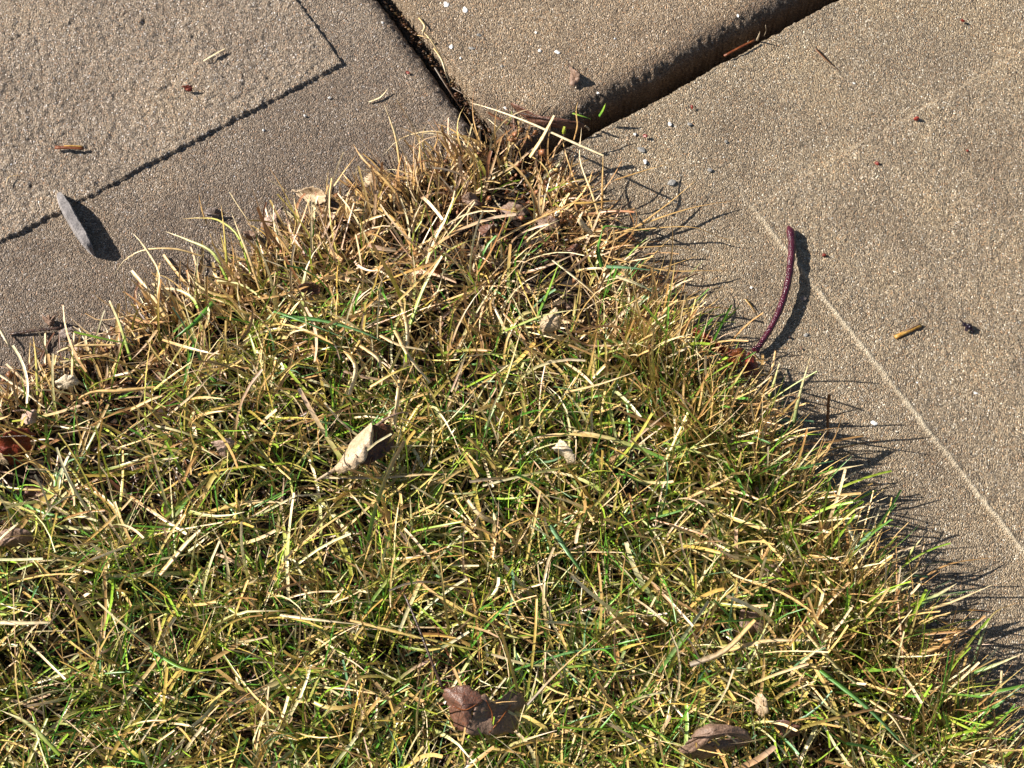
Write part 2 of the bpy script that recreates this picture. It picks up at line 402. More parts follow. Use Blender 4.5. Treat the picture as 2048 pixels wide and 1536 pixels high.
def blades(N, root, az, length, width, lean0, bend, wig, tone0, tone1, tipcut, K=7, vfold=0.35, lift=0.0, kink=None):
    """N curved folded strips. root (N,3); az azimuth; lean0 start angle from vertical; bend added along the length."""
    s = np.linspace(0, 1, K)
    ds = (length / (K - 1))[:, None]
    th = lean0[:, None] + bend[:, None] * (s[None, :] ** 1.3)
    if kink is not None:
        kp, ka = kink
        th = th + ka[:, None] * (s[None, :] > kp[:, None])
    ph = az[:, None] + wig[:, None] * (s[None, :] - 0.3)
    th = np.clip(th, -2.6, 2.6)
    dx = np.sin(th) * np.cos(ph); dy = np.sin(th) * np.sin(ph); dz = np.cos(th)
    P = np.zeros((N, K, 3))
    P[:, 0] = root
    for k in range(1, K):
        P[:, k, 0] = P[:, k - 1, 0] + dx[:, k] * ds[:, 0]
        P[:, k, 1] = P[:, k - 1, 1] + dy[:, k] * ds[:, 0]
        P[:, k, 2] = P[:, k - 1, 2] + dz[:, k] * ds[:, 0]
    a, b = ab(P)
    fl = surf_z(a, b, P[..., 0], P[..., 1]) + 0.0006 + lift[:, None] if np.ndim(lift) else surf_z(a, b, P[..., 0], P[..., 1]) + 0.0006
    P[..., 2] = np.maximum(P[..., 2], fl)
    T = np.gradient(P, axis=1); T /= np.linalg.norm(T, axis=2, keepdims=True) + 1e-9
    up = np.zeros_like(T); roll = rng.uniform(-0.9, 0.9, N)
    up[..., 2] = 1
    sidev = np.cross(T, up); nn = np.linalg.norm(sidev, axis=2, keepdims=True)
    alt = np.stack([-np.sin(ph), np.cos(ph), np.zeros_like(ph)], -1)
    sidev = np.where(nn > 0.15, sidev / (nn + 1e-9), alt)
    nrm = np.cross(sidev, T)
    tw = roll[:, None] + rng.uniform(-1.0, 1.0, N)[:, None] * s[None, :]
    c, sn = np.cos(tw)[..., None], np.sin(tw)[..., None]
    S = sidev * c + nrm * sn; Nn = nrm * c - sidev * sn
    prof = np.where(tipcut[:, None], 1.0 - 0.25 * s[None, :], np.clip((1 - s[None, :] ** 2.2), 0.04, 1))
    prof = prof * (0.75 + 0.25 * np.minimum(s[None, :] * 4, 1))
    hw = (width[:, None] * prof * 0.5)[..., None]
    V = np.stack([P - S * hw, P - Nn * hw * vfold * 2 * 0.5, P + S * hw], 2)       # N,K,3,3
    ids = np.arange(N * K * 3).reshape(N, K, 3)
    F = np.stack([ids[:, :-1, :-1], ids[:, :-1, 1:], ids[:, 1:, 1:], ids[:, 1:, :-1]], -1).reshape(-1, 4)
    mixv = np.clip(s[None, :] * 1.25 - 0.1, 0, 1)[..., None]
    C = tone0[:, None, :] * (1 - mixv) + tone1[:, None, :] * mixv
    C = np.repeat(C[:, :, None, :], 3, axis=2)
    return V.reshape(-1, 3), F, C.reshape(-1, 3)

def greenness(px, py):
    g = 0.10 + 0.58 * sstep(430, 1100, py)
    g = g + 0.14 * sstep(900, 1500, py) * sstep(1100, 300, px)
    g = g - 0.22 * sstep(520, 100, px) * sstep(1050, 850, py)
    g = g - 0.20 * sstep(1350, 1850, px)
    return np.clip(g, 0.03, 0.72)

def pick(names, weights, n):
    w = np.array(weights, float); w /= w.sum()
    idx = rng.choice(len(names), size=n, p=w)
    v = np.array([PAL[k] for k in names])[idx]
    return v * rng.uniform(0.75, 1.2, (n, 1)) * rng.uniform(0.93, 1.07, (n, 3))

# hollows where the turf is open and dark: (px, py, radius mm)
HOLES = [(1095, 575, 23), (1010, 430, 14), (50, 950, 19), (1060, 480, 7), (900, 1210, 7), (590, 465, 9), (150, 780, 7), (960, 1420, 9), (740, 900, 9), (1425, 1485, 10), (20, 720, 10), (1440, 705, 21), (1455, 750, 17), (1395, 700, 14), (1470, 790, 12), (1475, 735, 12), (1385, 660, 9), (1500, 760, 9), (600, 880, 5), (1240, 860, 6), (480, 1130, 6), (1330, 1180, 7), (690, 1120, 6), (300, 1230, 7), (1130, 1290, 6), (1640, 1330, 7), (230, 1440, 6)]
HW = [(*at(x, y, -4)[:2], r * 0.001) for x, y, r in HOLES]
def holes(x, y):
    h = np.ones_like(x)
    for hx, hy, r in HW:
        h = h * (0.06 + 0.94 * sstep(r * 0.55, r * 1.15, np.hypot(x - hx, y - hy)))
    return h

def roots(n, over=0.006, clump=None):
    """root points inside the turf corner (a<over, b>-over), clumped"""
    out = []; tot = 0
    while tot < n:
        m = n * 2
        px = rng.uniform(-500, 2500, m); py = rng.uniform(150, 2100, m)
        z = np.zeros(m)
        d = np.stack([(px - 1024) / FPX, (768 - py) / FPX, -np.ones(m)], 1) @ RM.T
        P = CL + d * (-CL[2] / d[:, 2])[:, None]
        if clump is not None:
            P[:, :2] += 0
        a, b = ab(P)
        edge = np.minimum(-a, b)
        rag = 0.007 * vnoise(P[:, 0], P[:, 1], 45, 201) * 2 + 0.004 * vnoise(P[:, 0], P[:, 1], 150, 202) * 2
        keep = (edge + rag > -over)
        if clump is not None:
            dens = vnoise(P[:, 0], P[:, 1], 95, 210) + 0.6 * vnoise(P[:, 0], P[:, 1], 230, 211)
            keep &= rng.random(m) < sstep(-0.14, 0.26, dens) * 0.98 + 0.02
        hh = holes(P[:, 0], P[:, 1])
        keep &= rng.random(m) < hh
        # the frame is what matters most: thin the turf out beyond it
        far = (px < -120) | (px > 2170) | (py > 1660)
        keep &= ~far | (rng.random(m) < 0.55)
        P = P[keep]; out.append(P); tot += len(P)
    P = np.concatenate(out)[:n]
    P[:, 2] = soil_z(P[:, 0], P[:, 1])
    return P

def edge_info(P):
    a, b = ab(P)
    dA = b; dC = -a            # distance from slab A edge (b=0) and from slab C edge (a=0)
    nearA = sstep(0.030, 0.0, dA); nearC = sstep(0.035, 0.0, dC)
    outA = -E1; outC = E2
    ox = nearA * outA[0] + nearC * outC[0]; oy = nearA * outA[1] + nearC * outC[1]
    return nearA, nearC, np.arctan2(oy, ox), np.clip(nearA + nearC, 0, 1)

def lean_az(P, n, k=1.0):
    nA, nC, oaz, w = edge_info(P)
    az = rng.uniform(0, 2 * np.pi, n)
    use = rng.random(n) < w * 0.62 * k
    return np.where(use, oaz + rng.normal(0, 0.65, n), az), w, nA, nC

parts = []
def layer(n, clump, lenr, wid, lean, bend, pal_fn, zoff=(0, 0.004), over=0.006, wig=1.2, cut=0.4, kinkp=0.25, K=7, liftr=(0, 0.001)):
    P = roots(n, over, clump)
    a0_, b0_ = ab(P)
    tipk = sstep(0.0, 0.07, np.hypot(a0_, b0_) - 0.02 * 0)      # turf is thin and short at the corner
    P[:, 2] += rng.uniform(zoff[0], zoff[1], n) * (0.35 + 0.65 * tipk)
    az, w, nA, nC = lean_az(P, n)
    px, py = topx(P)
    short = (1 - 0.25 * w) * (0.62 + 0.38 * tipk)
    length = rng.uniform(*lenr, n) * short
    width = np.clip(rng.normal(wid[0] * 0.76, wid[1] * 0.8, n), 0.0005, 0.0042)
    l0 = np.clip(rng.normal(lean[0], lean[1], n), 0.0, 1.62)
    l0 = l0 + w * rng.uniform(0.0, 0.5, n)
    bd = rng.normal(bend[0], bend[1], n)
    wg = rng.normal(0, wig, n)
    kk = np.where(rng.random(n) < kinkp, rng.normal(0, 0.9, n), 0); kp = rng.uniform(0.3, 0.8, n)
    t0, t1 = pal_fn(px, py, n)
    parts.append(blades(n, P, az, length, width, l0, bd, wg, t0, t1, rng.random(n) < cut, K=K, kink=(kp, kk), lift=rng.uniform(*liftr, n)))

def dryzone(px, py):
    """1 along the bleached tip and left margin, 0 in the green body"""
    return np.clip(sstep(760, 420, py) + sstep(420, 60, px) * sstep(1080, 800, py), 0, 1)
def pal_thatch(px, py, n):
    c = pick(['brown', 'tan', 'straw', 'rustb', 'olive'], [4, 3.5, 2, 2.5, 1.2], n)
    return c * 0.4, c * 0.6  # shade in the gaps between blades is put into the thatch colour
def pal_dry(px, py, n):
    g = greenness(px, py); dz = (rng.random(n) < dryzone(px, py))[:, None]
    c1 = np.where(dz, pick(['blush', 'straw', 'pale', 'tan', 'rustb', 'brown'], [3.2, 2.4, 2.4, 2, 1.2, 0.8], n), pick(['straw', 'pale', 'gold', 'yellow', 'tan', 'blush'], [3.2, 2.8, 1.3, 0.7, 1.8, 1.2], n))
    c0 = np.where(dz, pick(['tan', 'straw', 'blush', 'brown'], [3, 2, 2, 1.2], n), pick(['olive', 'gold', 'tan', 'yellow', 'lime'], [2, 1.4, 2, 1.2, 1.2], n))
    mixg = (rng.random(n) < g * 0.8)[:, None]
    return np.where(mixg, pick(['olive', 'lime', 'green', 'yellow'], [3, 2.6, 2.6, 0.8], n), c0), c1
def pal_green(px, py, n):
    g = greenness(px, py)
    isg = rng.random(n) < np.clip(g * 1.8, 0, 0.97)
    cg = pick(['green', 'lime', 'olive', 'bluegreen'], [5.5, 3.4, 1.8, 0.8], n)
    cs = pick(['straw', 'pale', 'blush', 'tan'], [3, 2, 2, 2], n)
    tipd = (rng.random(n) < 0.28)[:, None]
    base = np.where(isg[:, None], cg, cs)
    return base, np.where(tipd, pick(['straw', 'pale', 'gold'], [3, 2, 1], n), base * 1.1)

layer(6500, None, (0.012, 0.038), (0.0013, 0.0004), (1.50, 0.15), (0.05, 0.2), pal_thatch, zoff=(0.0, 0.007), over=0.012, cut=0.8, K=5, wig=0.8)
layer(4700, 210, (0.020, 0.045), (0.0013, 0.0005), (0.75, 0.38), (0.70, 0.5), pal_dry, over=0.006, cut=0.5, wig=0.8)
layer(3200, 214, (0.034, 0.062), (0.0016, 0.0006), (0.60, 0.35), (0.85, 0.45), pal_dry, over=0.004, cut=0.5, K=8, wig=0.7)
layer(6800, 218, (0.024, 0.050), (0.0012, 0.0003), (0.50, 0.32), (0.55, 0.45), pal_green, over=0.002, cut=0.35, wig=0.8)
# loose clippings resting on top of the turf
layer(1300, 222, (0.014, 0.048), (0.0016, 0.0007), (1.42, 0.25), (0.05, 0.4), pal_dry, zoff=(0.012, 0.026), over=0.0, cut=0.9, K=6, wig=0.6)

# ragged fringes: dry blades rooted at the slab edges and thrown out over the concrete
def fringe(n, side, lenr, p0, p1, spread=0.5, lean=(1.15, 0.3), names=('straw', 'blush', 'tan', 'pale', 'rustb'), wts=(3, 3, 3, 2, 1), bend=(0.3, 0.35), w=(0.0012, 0.0004)):
    u = rng.uniform(p0, p1, n)
    if side == 'A': base = wp(u, rng.uniform(-0.008, 0.012, n)); az0 = math.atan2(-E1[1], -E1[0])
    else: base = wp(rng.uniform(-0.012, 0.010, n), u); az0 = math.atan2(E2[1], E2[0])
    P = np.concatenate([base, np.zeros((n, 1))], 1)
    P = P[rng.random(n) < holes(P[:, 0], P[:, 1])]; n = len(P)
    a, b = ab(P); P[:, 2] = surf_z(a, b, P[:, 0], P[:, 1]) + rng.uniform(0, 0.006, n)
    az = az0 + rng.normal(0, spread, n)
    t = pick(list(names), list(wts), n)
    t0 = pick(['tan', 'straw', 'olive'], [3, 3, 1], n)
    parts.append(blades(n, P, az, rng.uniform(*lenr, n), np.clip(rng.normal(w[0] * 0.82, w[1], n), 0.0005, 0.003), np.clip(rng.normal(lean[0], lean[1], n), 0, 1.6),
                        rng.normal(bend[0], bend[1], n), rng.normal(0, 0.9, n), t0, t, rng.random(n) < 0.4, K=8,
                        kink=(rng.uniform(0.3, 0.8, n), np.where(rng.random(n) < 0.3, rng.normal(0, 0.8, n), 0)), lift=rng.uniform(0, 0.004, n)))
fringe(520, 'A', (0.010, 0.034), -0.30, -0.005, spread=0.9)
fringe(170, 'A', (0.02, 0.042), -0.20, -0.005, lean=(0.9, 0.3))
fringe(800, 'C', (0.010, 0.032), 0.02, 0.42, spread=0.8)
fringe(420, 'C', (0.022, 0.048), 0.10, 0.42, spread=0.6, lean=(0.95, 0.3), names=('straw', 'tan', 'lime', 'bluegreen', 'brown'), wts=(4, 3, 1, 1, 1))
fringe(60, 'C', (0.018, 0.040), 0.02, 0.085, spread=0.8, lean=(1.2, 0.2), names=('tan', 'brown', 'straw'), wts=(4, 3, 3), w=(0.0009, 0.0002))

fringe(750, 'C', (0.026, 0.050), 0.12, 0.46, spread=0.8, lean=(0.55, 0.3), bend=(0.5, 0.35), names=('straw', 'pale', 'tan', 'lime', 'green'), wts=(4, 2, 3, 1.5, 1.5))
def upright(n, b0, b1):
    base = wp(rng.uniform(-0.020, 0.006, n), rng.uniform(b0, b1, n)); P = np.concatenate([base, np.zeros((n, 1))], 1)
    P = P[rng.random(n) < holes(P[:, 0], P[:, 1])]; n = len(P); P[:, 2] = soil_z(P[:, 0], P[:, 1])
    c1 = pick(['straw', 'pale', 'lime', 'green', 'tan'], [3, 2, 1.5, 2, 2], n); c0 = pick(['olive', 'tan', 'green'], [1, 2, 1.5], n)
    parts.append(blades(n, P, rng.uniform(0, 6.28, n), rng.uniform(0.038, 0.064, n), np.clip(rng.normal(0.0012, 0.0003, n), 0.0006, 0.003), np.abs(rng.normal(0.15, 0.25, n)),
                        rng.normal(0.45, 0.3, n), rng.normal(0, 0.7, n), c0, c1, rng.random(n) < 0.4, K=8, lift=np.zeros(n)))
upright(1500, 0.12, 0.48)
V = []; F = []; Cc = []; off = 0
for v, f, c in parts:
    V.append(v); F.append(f + off); Cc.append(c); off += len(v)
V = np.concatenate(V); F = np.concatenate(F); Cc = np.concatenate(Cc)
print('turf quads', len(F))
me = mesh_np('grass', V, F, M_blade); vcol(me, 'tone', Cc)
ob('grass', me, kind='stuff', label='half dormant lawn turf of tan straw and green blades', cat='grass')

# leaf litter and soil crumbs spilled along the lawn edges, in the joints and in the hollows
def litter():
    n = 2600; A_ = np.empty(n); B_ = np.empty(n); zz = np.zeros(n)
    k = rng.random(n)
    u = rng.uniform(0, 1, n)
    sA = k < 0.42; sC = (k >= 0.42) & (k < 0.62); tip = (k >= 0.62) & (k < 0.84); jt = k >= 0.84
    A_[sA] = -0.30 * u[sA]; B_[sA] = rng.normal(-0.004, 0.007, sA.sum())
    A_[sC] = rng.normal(0.008, 0.009, sC.sum()); B_[sC] = 0.02 + 0.40 * u[sC]
    A_[tip] = rng.uniform(-0.05, 0.012, tip.sum()); B_[tip] = rng.uniform(0.0, 0.055, tip.sum()); zz[tip] = rng.uniform(0.002, 0.010, tip.sum())
    A_[jt] = rng.normal(-0.0012, 0.0016, jt.sum()); B_[jt] = -0.16 * u[jt] ** 1.6; zz[jt] = -0.004
    P = np.concatenate([wp(A_, B_) if False else OC + A_[:, None] * E2 + B_[:, None] * E1, np.zeros((n, 1))], 1)
    P[:, 2] = np.where(jt, -0.006, surf_z(A_, B_, P[:, 0], P[:, 1])) + zz + 0.0006
    L_ = np.where(rng.random(n) < 0.35, rng.uniform(0.002, 0.0055, n), rng.uniform(0.0005, 0.0016, n)); W_ = L_ * rng.uniform(0.35, 0.8, n)
    L_[jt] = np.minimum(L_[jt], 0.002)
    az = rng.uniform(0, 6.28, n); t = np.stack([np.cos(az), np.sin(az), rng.normal(0, 0.25, n)], 1); q = np.stack([-np.sin(az), np.cos(az), rng.normal(0, 0.25, n)], 1)
    h = (L_ * rng.uniform(0.15, 0.4, n))[:, None] * np.array([[0, 0, 1.0]])
    V = np.stack([P - t * L_[:, None] / 2, P + q * W_[:, None] / 2 + h, P + t * L_[:, None] / 2 + h * 0.4, P - q * W_[:, None] / 2 + h * 0.3, P + h * 1.3], 1).reshape(-1, 3)
    i = np.arange(n)[:, None] * 5
    F = np.concatenate([i + np.array([[0, 3, 4]]), i + np.array([[3, 2, 4]]), i + np.array([[2, 1, 4]]), i + np.array([[1, 0, 4]]), i + np.array([[0, 1, 2]]), i + np.array([[0, 2, 3]])])
    big = (L_ > 0.002)
    c = np.where(big[:, None], pick(['brown', 'rustb', 'tan', 'grey'], [4, 3, 2, 1.5], n), pick(['brown', 'grey', 'tan'], [4, 1, 1], n) * 0.45)
    me = mesh_np('leaf_litter', V, F, M_blade, smooth=False); vcol(me, 'tone', np.repeat(c, 5, axis=0))
    ob('leaf_litter', me, kind='stuff', label='brown leaf crumbs and soil specks spilled along the lawn edges', cat='litter')
litter()

# ------------------------------------------------------------------ tubes, traced blades, leaves
def smoothpts(pts, n):
    """Catmull-Rom through points (k,3) sampled at n places"""
    P = np.array(pts, float)
    if len(P) == 2: P = np.array([P[0], (P[0] + P[1]) / 2, P[1]])
    Q = np.concatenate([[2 * P[0] - P[1]], P, [2 * P[-1] - P[-2]]])
    m = len(P) - 1; out = []
    for t in np.linspace(0, m - 1e-6, n):
        i = int(t); f = t - i
        p0, p1, p2, p3 = Q[i], Q[i + 1], Q[i + 2], Q[i + 3]
        out.append(0.5 * ((2 * p1) + (-p0 + p2) * f + (2 * p0 - 5 * p1 + 4 * p2 - p3) * f * f + (-p0 + 3 * p1 - 3 * p2 + p3) * f ** 3))
    return np.array(out)

def tube(name, pts, r0, r1, m_, n=24, k=8, rfun=None, flat=1.0):
    P = smoothpts(pts, n); T = np.gradient(P, axis=0); T /= np.linalg.norm(T, axis=1, keepdims=True)
    up = np.array([0.0, 0, 1.0]); V = []
    for i in range(n):
        s = np.cross(T[i], up); s /= np.linalg.norm(s) + 1e-9
        u = np.cross(s, T[i]); f = i / (n - 1)
        r = (r0 * (1 - f) + r1 * f) * (rfun(f) if rfun else 1)
        for j in range(k):
            a = 2 * math.pi * j / k
            V.append(P[i] + s * math.cos(a) * r + u * math.sin(a) * r * flat)
    V = np.array(V)
    F = [[i * k + j, i * k + (j + 1) % k, (i + 1) * k + (j + 1) % k, (i + 1) * k + j] for i in range(n - 1) for j in range(k)]
    me = bpy.data.meshes.new(name)
    cen = len(V)
    V2 = [tuple(v) for v in V] + [tuple(P[0]), tuple(P[-1])]
    F2 = [tuple(f) for f in F] + [(cen, (j + 1) % k, j) for j in range(k)] + [(cen + 1, (n - 1) * k + j, (n - 1) * k + (j + 1) % k) for j in range(k)]
    me.from_pydata(V2, [], F2); me.polygons.foreach_set('use_smooth', [True] * len(F2)); me.materials.append(m_); me.update()
    return me

def traced(pts, width, tones, name, label, cat, group=None, tip=True, roll=0.2, n=14):
    """one grass blade traced as (px, py, height mm)"""
    W3 = smoothpts([at(*p) for p in pts], n)
    o3 = W3.mean(0)
    T = np.gradient(W3, axis=0); T /= np.linalg.norm(T, axis=1, keepdims=True)
    V = []; C = []
    c0, c1 = np.array(PAL[tones[0]]), np.array(PAL[tones[1]])
    for i in range(n):
        f = i / (n - 1)
        s = np.cross(T[i], [0, 0, 1.0]); s /= np.linalg.norm(s) + 1e-9
        u = np.cross(s, T[i]); r = roll + 0.5 * f
        S = s * math.cos(r) + u * math.sin(r); Nn = u * math.cos(r) - s * math.sin(r)
        hw = width * 0.0005 * ((1 - f ** 2.5) * 0.93 + 0.07 if tip else 1 - 0.2 * f) * (0.8 + 0.2 * min(1, f * 4))
        hw *= 1 + 0.10 * math.sin(i * 2.3)
        for q in (-S * hw, -Nn * min(hw * 0.45, 0.0004 if width > 3 else 1), S * hw, Nn * hw * 0.02 - Nn * 0.00012):
            V.append(W3[i] - o3 + q)
        C += [c0 * (1 - f) + c1 * f] * 4
    F = []
    for i in range(n - 1):
        for j in range(4):
            F.append([i * 4 + j, i * 4 + (j + 1) % 4, (i + 1) * 4 + (j + 1) % 4, (i + 1) * 4 + j])
    me = mesh_np(name, np.array(V), np.array(F), M_blade); vcol(me, 'tone', np.array(C))
    return ob(name, me, label=label, cat=cat, group=group, loc=o3)

exec_blades = []
def B(pts, w, tones, label, tip=True, name='grass_stalk', cat='grass stalk', group='single blades at the lawn edge'):
    traced(pts, w, tones, name, label, cat, group, tip)

# left fringe over the grey slab (root first, tip last)
B([(402, 512, 14), (350, 498, 17), (290, 500, 14), (250, 520, 8), (228, 551, 3)], 1.0, ('straw', 'pale'), 'pale blade arching left over the grey slab, farthest out above the left fringe')
B([(330, 632, 10), (300, 585, 12), (263, 541, 10)], 2.4, ('straw', 'pale'), 'broad pale straw blade pointing up left over the grey slab', tip=False)
B([(318, 640, 8), (316, 590, 16), (318, 545, 18), (296, 505, 16), (278, 480, 13), (264, 465, 12)], 1.1, ('straw', 'pale'), 'crooked thin pale runner tip beside the wood chip shadow')
B([(455, 560, 12), (425, 505, 16), (375, 480, 12), (331, 463, 8)], 1.5, ('lime', 'pale'), 'blade with green base and pale tip left of the small oval leaf')
B([(500, 545, 12), (478, 475, 18), (440, 442, 14), (405, 436, 7), (365, 438, 3)], 1.1, ('lime', 'straw'), 'long blade curving left just below the small oval leaf')
B([(455, 545, 10), (450, 480, 22), (442, 410, 30)], 1.2, ('olive', 'straw'), 'upright straw blade crossing the small oval leaf')
B([(520, 580, 10), (500, 520, 22), (480, 470, 28), (463, 425, 34)], 1.4, ('straw', 'pale'), 'tall pale blade right of the small oval leaf')
B([(414, 448, 4), (404, 420, 10), (397, 388, 14)], 0.8, ('straw', 'tan'), 'fine blade left of the small oval leaf')
B([(262, 720, 8), (240, 650, 14), (219, 601, 18)], 1.6, ('lime', 'pale'), 'short green based blade with cut tip near the left fringe', tip=False)
B([(170, 626, 3), (205, 640, 4), (280, 625, 6), (320, 612, 8)], 0.8, ('tan', 'pale'), 'thin pale stem lying left on the dark slab corner')
B([(144, 800, 4), (145, 720, 16), (148, 665, 22)], 1.5, ('straw', 'pale'), 'pale upright stalk by the lawn edge at the far left', tip=False)
B([(148, 664, 22), (220, 680, 18), (270, 690, 14)], 1.5, ('lime', 'green'), 'olive green blade running right from the pale upright stalk')
B([(75, 790, 8), (72, 720, 14), (66, 672, 18)], 1.5, ('olive', 'straw'), 'dull green blade rising at the far left lawn edge')
B([(235, 690, 8), (150, 692, 10), (118, 705, 8), (250, 645, 12)], 1.2, ('straw', 'pale'), 'bent straw laid along the left lawn edge')
B([(0, 660, 5), (12, 680, 6), (24, 700, 4)], 1.6, ('pale', 'pale'), 'short pale straw at the left picture edge', tip=False)
B([(0, 750, 8), (45, 780, 10), (90, 815, 12)], 1.6, ('pale', 'pale'), 'pale straw sloping down from the left picture edge', tip=False)
B([(310, 775, 10), (240, 782, 14), (170, 790, 12), (98, 858, 8)], 1.8, ('straw', 'straw'), 'broad tan straw lying across the left of the lawn')
B([(430, 600, 12), (390, 645, 22), (345, 680, 20)], 2.4, ('green', 'green'), 'vivid green blade leaning down left in the left of the lawn')
B([(560, 632, 18), (640, 640, 24), (720, 662, 26), (780, 690, 24)], 2.6, ('green', 'bluegreen'), 'long blue green blade lying across the lawn below the dark oval leaf', group='long blades inside the lawn')
B([(548, 622, 18), (600, 640, 24), (700, 680, 26)], 2.0, ('green', 'bluegreen'), 'shorter green blade alongside the long blue green one', group='long blades inside the lawn')
# the tip of the lawn and the joint
B([(800, 330, 6), (790, 270, 16), (768, 208, 26)], 1.2, ('straw', 'pale'), 'straight pale blade standing up left of the joint')
B([(945, 316, 6), (915, 285, 12), (872, 263, 16), (804, 276, 12), (763, 314, 4)], 1.1, ('straw', 'pale'), 'bowed straw hoop over the grey slab left of the joint')
B([(845, 345, 5), (840, 310, 12), (838, 273, 14)], 1.2, ('tan', 'straw'), 'short wavy straw below the hoop, leftmost of two')
B([(912, 325, 5), (888, 290, 10), (868, 268, 14)], 1.0, ('tan', 'straw'), 'short wavy straw below the hoop, rightmost of two')
B([(815, 410, 6), (770, 360, 12), (726, 318, 12), (706, 288, 10)], 1.5, ('straw', 'tan'), 'long dull straw leaning up left beyond the lawn tip')
B([(668, 372, 4), (690, 340, 8), (712, 311, 12)], 1.0, ('straw', 'tan'), 'thin straw right of the rounded brown leaf')
B([(1207, 311, 26), (1140, 282, 24), (1060, 246, 20), (990, 220, 14), (940, 205, 8)], 1.2, ('pale', 'pale'), 'long straight pale stalk crossing the joint corner')
B([(1204, 420, 4), (1205, 370, 16), (1206, 311, 26)], 1.3, ('tan', 'straw'), 'upright tan stalk holding the long pale stalk')
B([(1060, 315, 14), (1085, 275, 20), (1108, 231, 28)], 2.4, ('straw', 'pale'), 'broad pale straw with cut tip in the joint corner', tip=False)
B([(1148, 280, 8), (1155, 250, 14), (1152, 225, 18), (1155, 204, 22)], 0.9, ('tan', 'straw'), 'wavy thin stem standing in front of the rounded slab edge')
B([(1170, 400, 5), (1150, 360, 10), (1132, 310, 14), (1124, 275, 12)], 1.0, ('tan', 'straw'), 'thin stem leaning left on the buff slab corner')
B([(1210, 470, 6), (1185, 390, 14), (1160, 320, 16), (1163, 256, 20)], 1.1, ('straw', 'pale'), 'long pale stem rising from the buff slab corner')
B([(975, 236, 6), (1000, 258, 7), (1018, 278, 6)], 1.0, ('pale', 'pale'), 'short pale straw beside the joint mouth')
B([(985, 486, 14), (1060, 445, 20), (1140, 408, 22), (1231, 360, 20)], 1.6, ('straw', 'tan'), 'long tan stalk slanting up right across the lawn tip')
B([(1231, 360, 20), (1268, 348, 16), (1300, 338, 10), (1336, 328, 5)], 1.3, ('tan', 'straw'), 'dry seed head curling right at the end of the slanting stalk')
B([(1150, 406, 18), (1200, 404, 18), (1250, 399, 15)], 1.6, ('gold', 'brown'), 'orange brown blade lying level at the right of the lawn tip')
B([(1185, 470, 6), (1160, 440, 14), (1170, 420, 18)], 3.0, ('pale', 'pale'), 'wide pale curled sheath at the right of the lawn tip')
B([(1195, 500, 6), (1270, 455, 8), (1330, 412, 8), (1392, 361, 6)], 1.2, ('tan', 'straw'), 'topmost stalk of the fan spread on the buff slab')
B([(1240, 466, 6), (1330, 432, 8), (1400, 412, 6), (1466, 402, 4)], 1.2, ('straw', 'tan'), 'second stalk of the fan, with a brown tip')
B([(1200, 470, 6), (1300, 457, 9), (1385, 454, 9), (1440, 474, 6), (1505, 492, 2)], 1.0, ('straw', 'tan'), 'bent stalk of the fan reaching farthest right')
B([(1195, 500, 6), (1290, 494, 8), (1360, 494, 7), (1414, 513, 2)], 1.0, ('tan', 'straw'), 'drooping stalk in the middle of the fan')
B([(1280, 560, 6), (1330, 535, 7), (1398, 511, 4)], 0.9, ('tan', 'straw'), 'short stalk rising right below the middle of the fan')
B([(1210, 512, 6), (1330, 540, 9), (1410, 541, 7), (1460, 542, 4)], 1.2, ('straw', 'tan'), 'lowest level stalk of the fan')
B([(1212, 533, 16), (1255, 535, 18), (1318, 542, 14)], 2.5, ('bluegreen', 'bluegreen'), 'wide blue green blade beside the fan, upper of two')
B([(1232, 552, 16), (1285, 572, 16), (1342, 606, 10)], 2.4, ('pale', 'bluegreen'), 'wide blue green blade with a white edge, lower of two')
B([(1204, 534, 12), (1196, 500, 18), (1205, 458, 24)], 2.2, ('green', 'green'), 'stubby green shoot at the right of the lawn tip')
B([(1205, 458, 24), (1220, 452, 22), (1300, 462, 16)], 1.4, ('green', 'green'), 'green leaf curving right from the stubby shoot')
B([(1145, 226, 10), (1165, 232, 11), (1182, 238, 10)], 1.5, ('lime', 'green'), 'small green blade lying in the dark joint')
B([(1198, 233, 6), (1206, 220, 10), (1211, 207, 13)], 1.8, ('green', 'lime'), 'small upright green sprout in the dark joint')
B([(1128, 268, 12), (1128, 260, 14), (1129, 253, 15)], 2.0, ('olive', 'olive'), 'tiny olive blade by the long brown leaf', tip=False)
# right fringe
B([(1582, 880, 4), (1597, 800, 26), (1621, 712, 48)], 1.9, ('green', 'pale'), 'tallest blade of the right fringe, green below and pale above')
B([(1534, 806, 8), (1548, 765, 20), (1561, 716, 30)], 1.5, ('lime', 'pale'), 'upright green blade left of the tallest blade')
B([(1478, 802, 10), (1510, 778, 18), (1541, 754, 24)], 1.3, ('pale', 'pale'), 'pale straw slanting up right below the purple stalk', tip=False)
B([(1530, 812, 12), (1570, 793, 18), (1615, 774, 24)], 1.7, ('straw', 'pale'), 'pale straw crossing the foot of the tallest blade')
B([(1655, 872, 2), (1656, 830, 20), (1658, 789, 37)], 1.6, ('brown', 'brown'), 'straight brown twig standing on the slab right of the tallest blade', tip=False, name='twig', cat='twig')
B([(1550, 888, 12), (1640, 886, 14), (1729, 871, 10)], 2.2, ('brown', 'tan'), 'brown stalk pointing right over the slab, upper of the bundle', tip=False)
B([(1560, 900, 12), (1650, 900, 12), (1770, 878, 6)], 1.8, ('tan', 'brown'), 'brown stalk pointing right over the slab, middle of the bundle')
B([(1570, 915, 8), (1640, 912, 9), (1725, 905, 5)], 1.6, ('brown', 'tan'), 'brown stalk pointing right over the slab, lowest of the bundle')
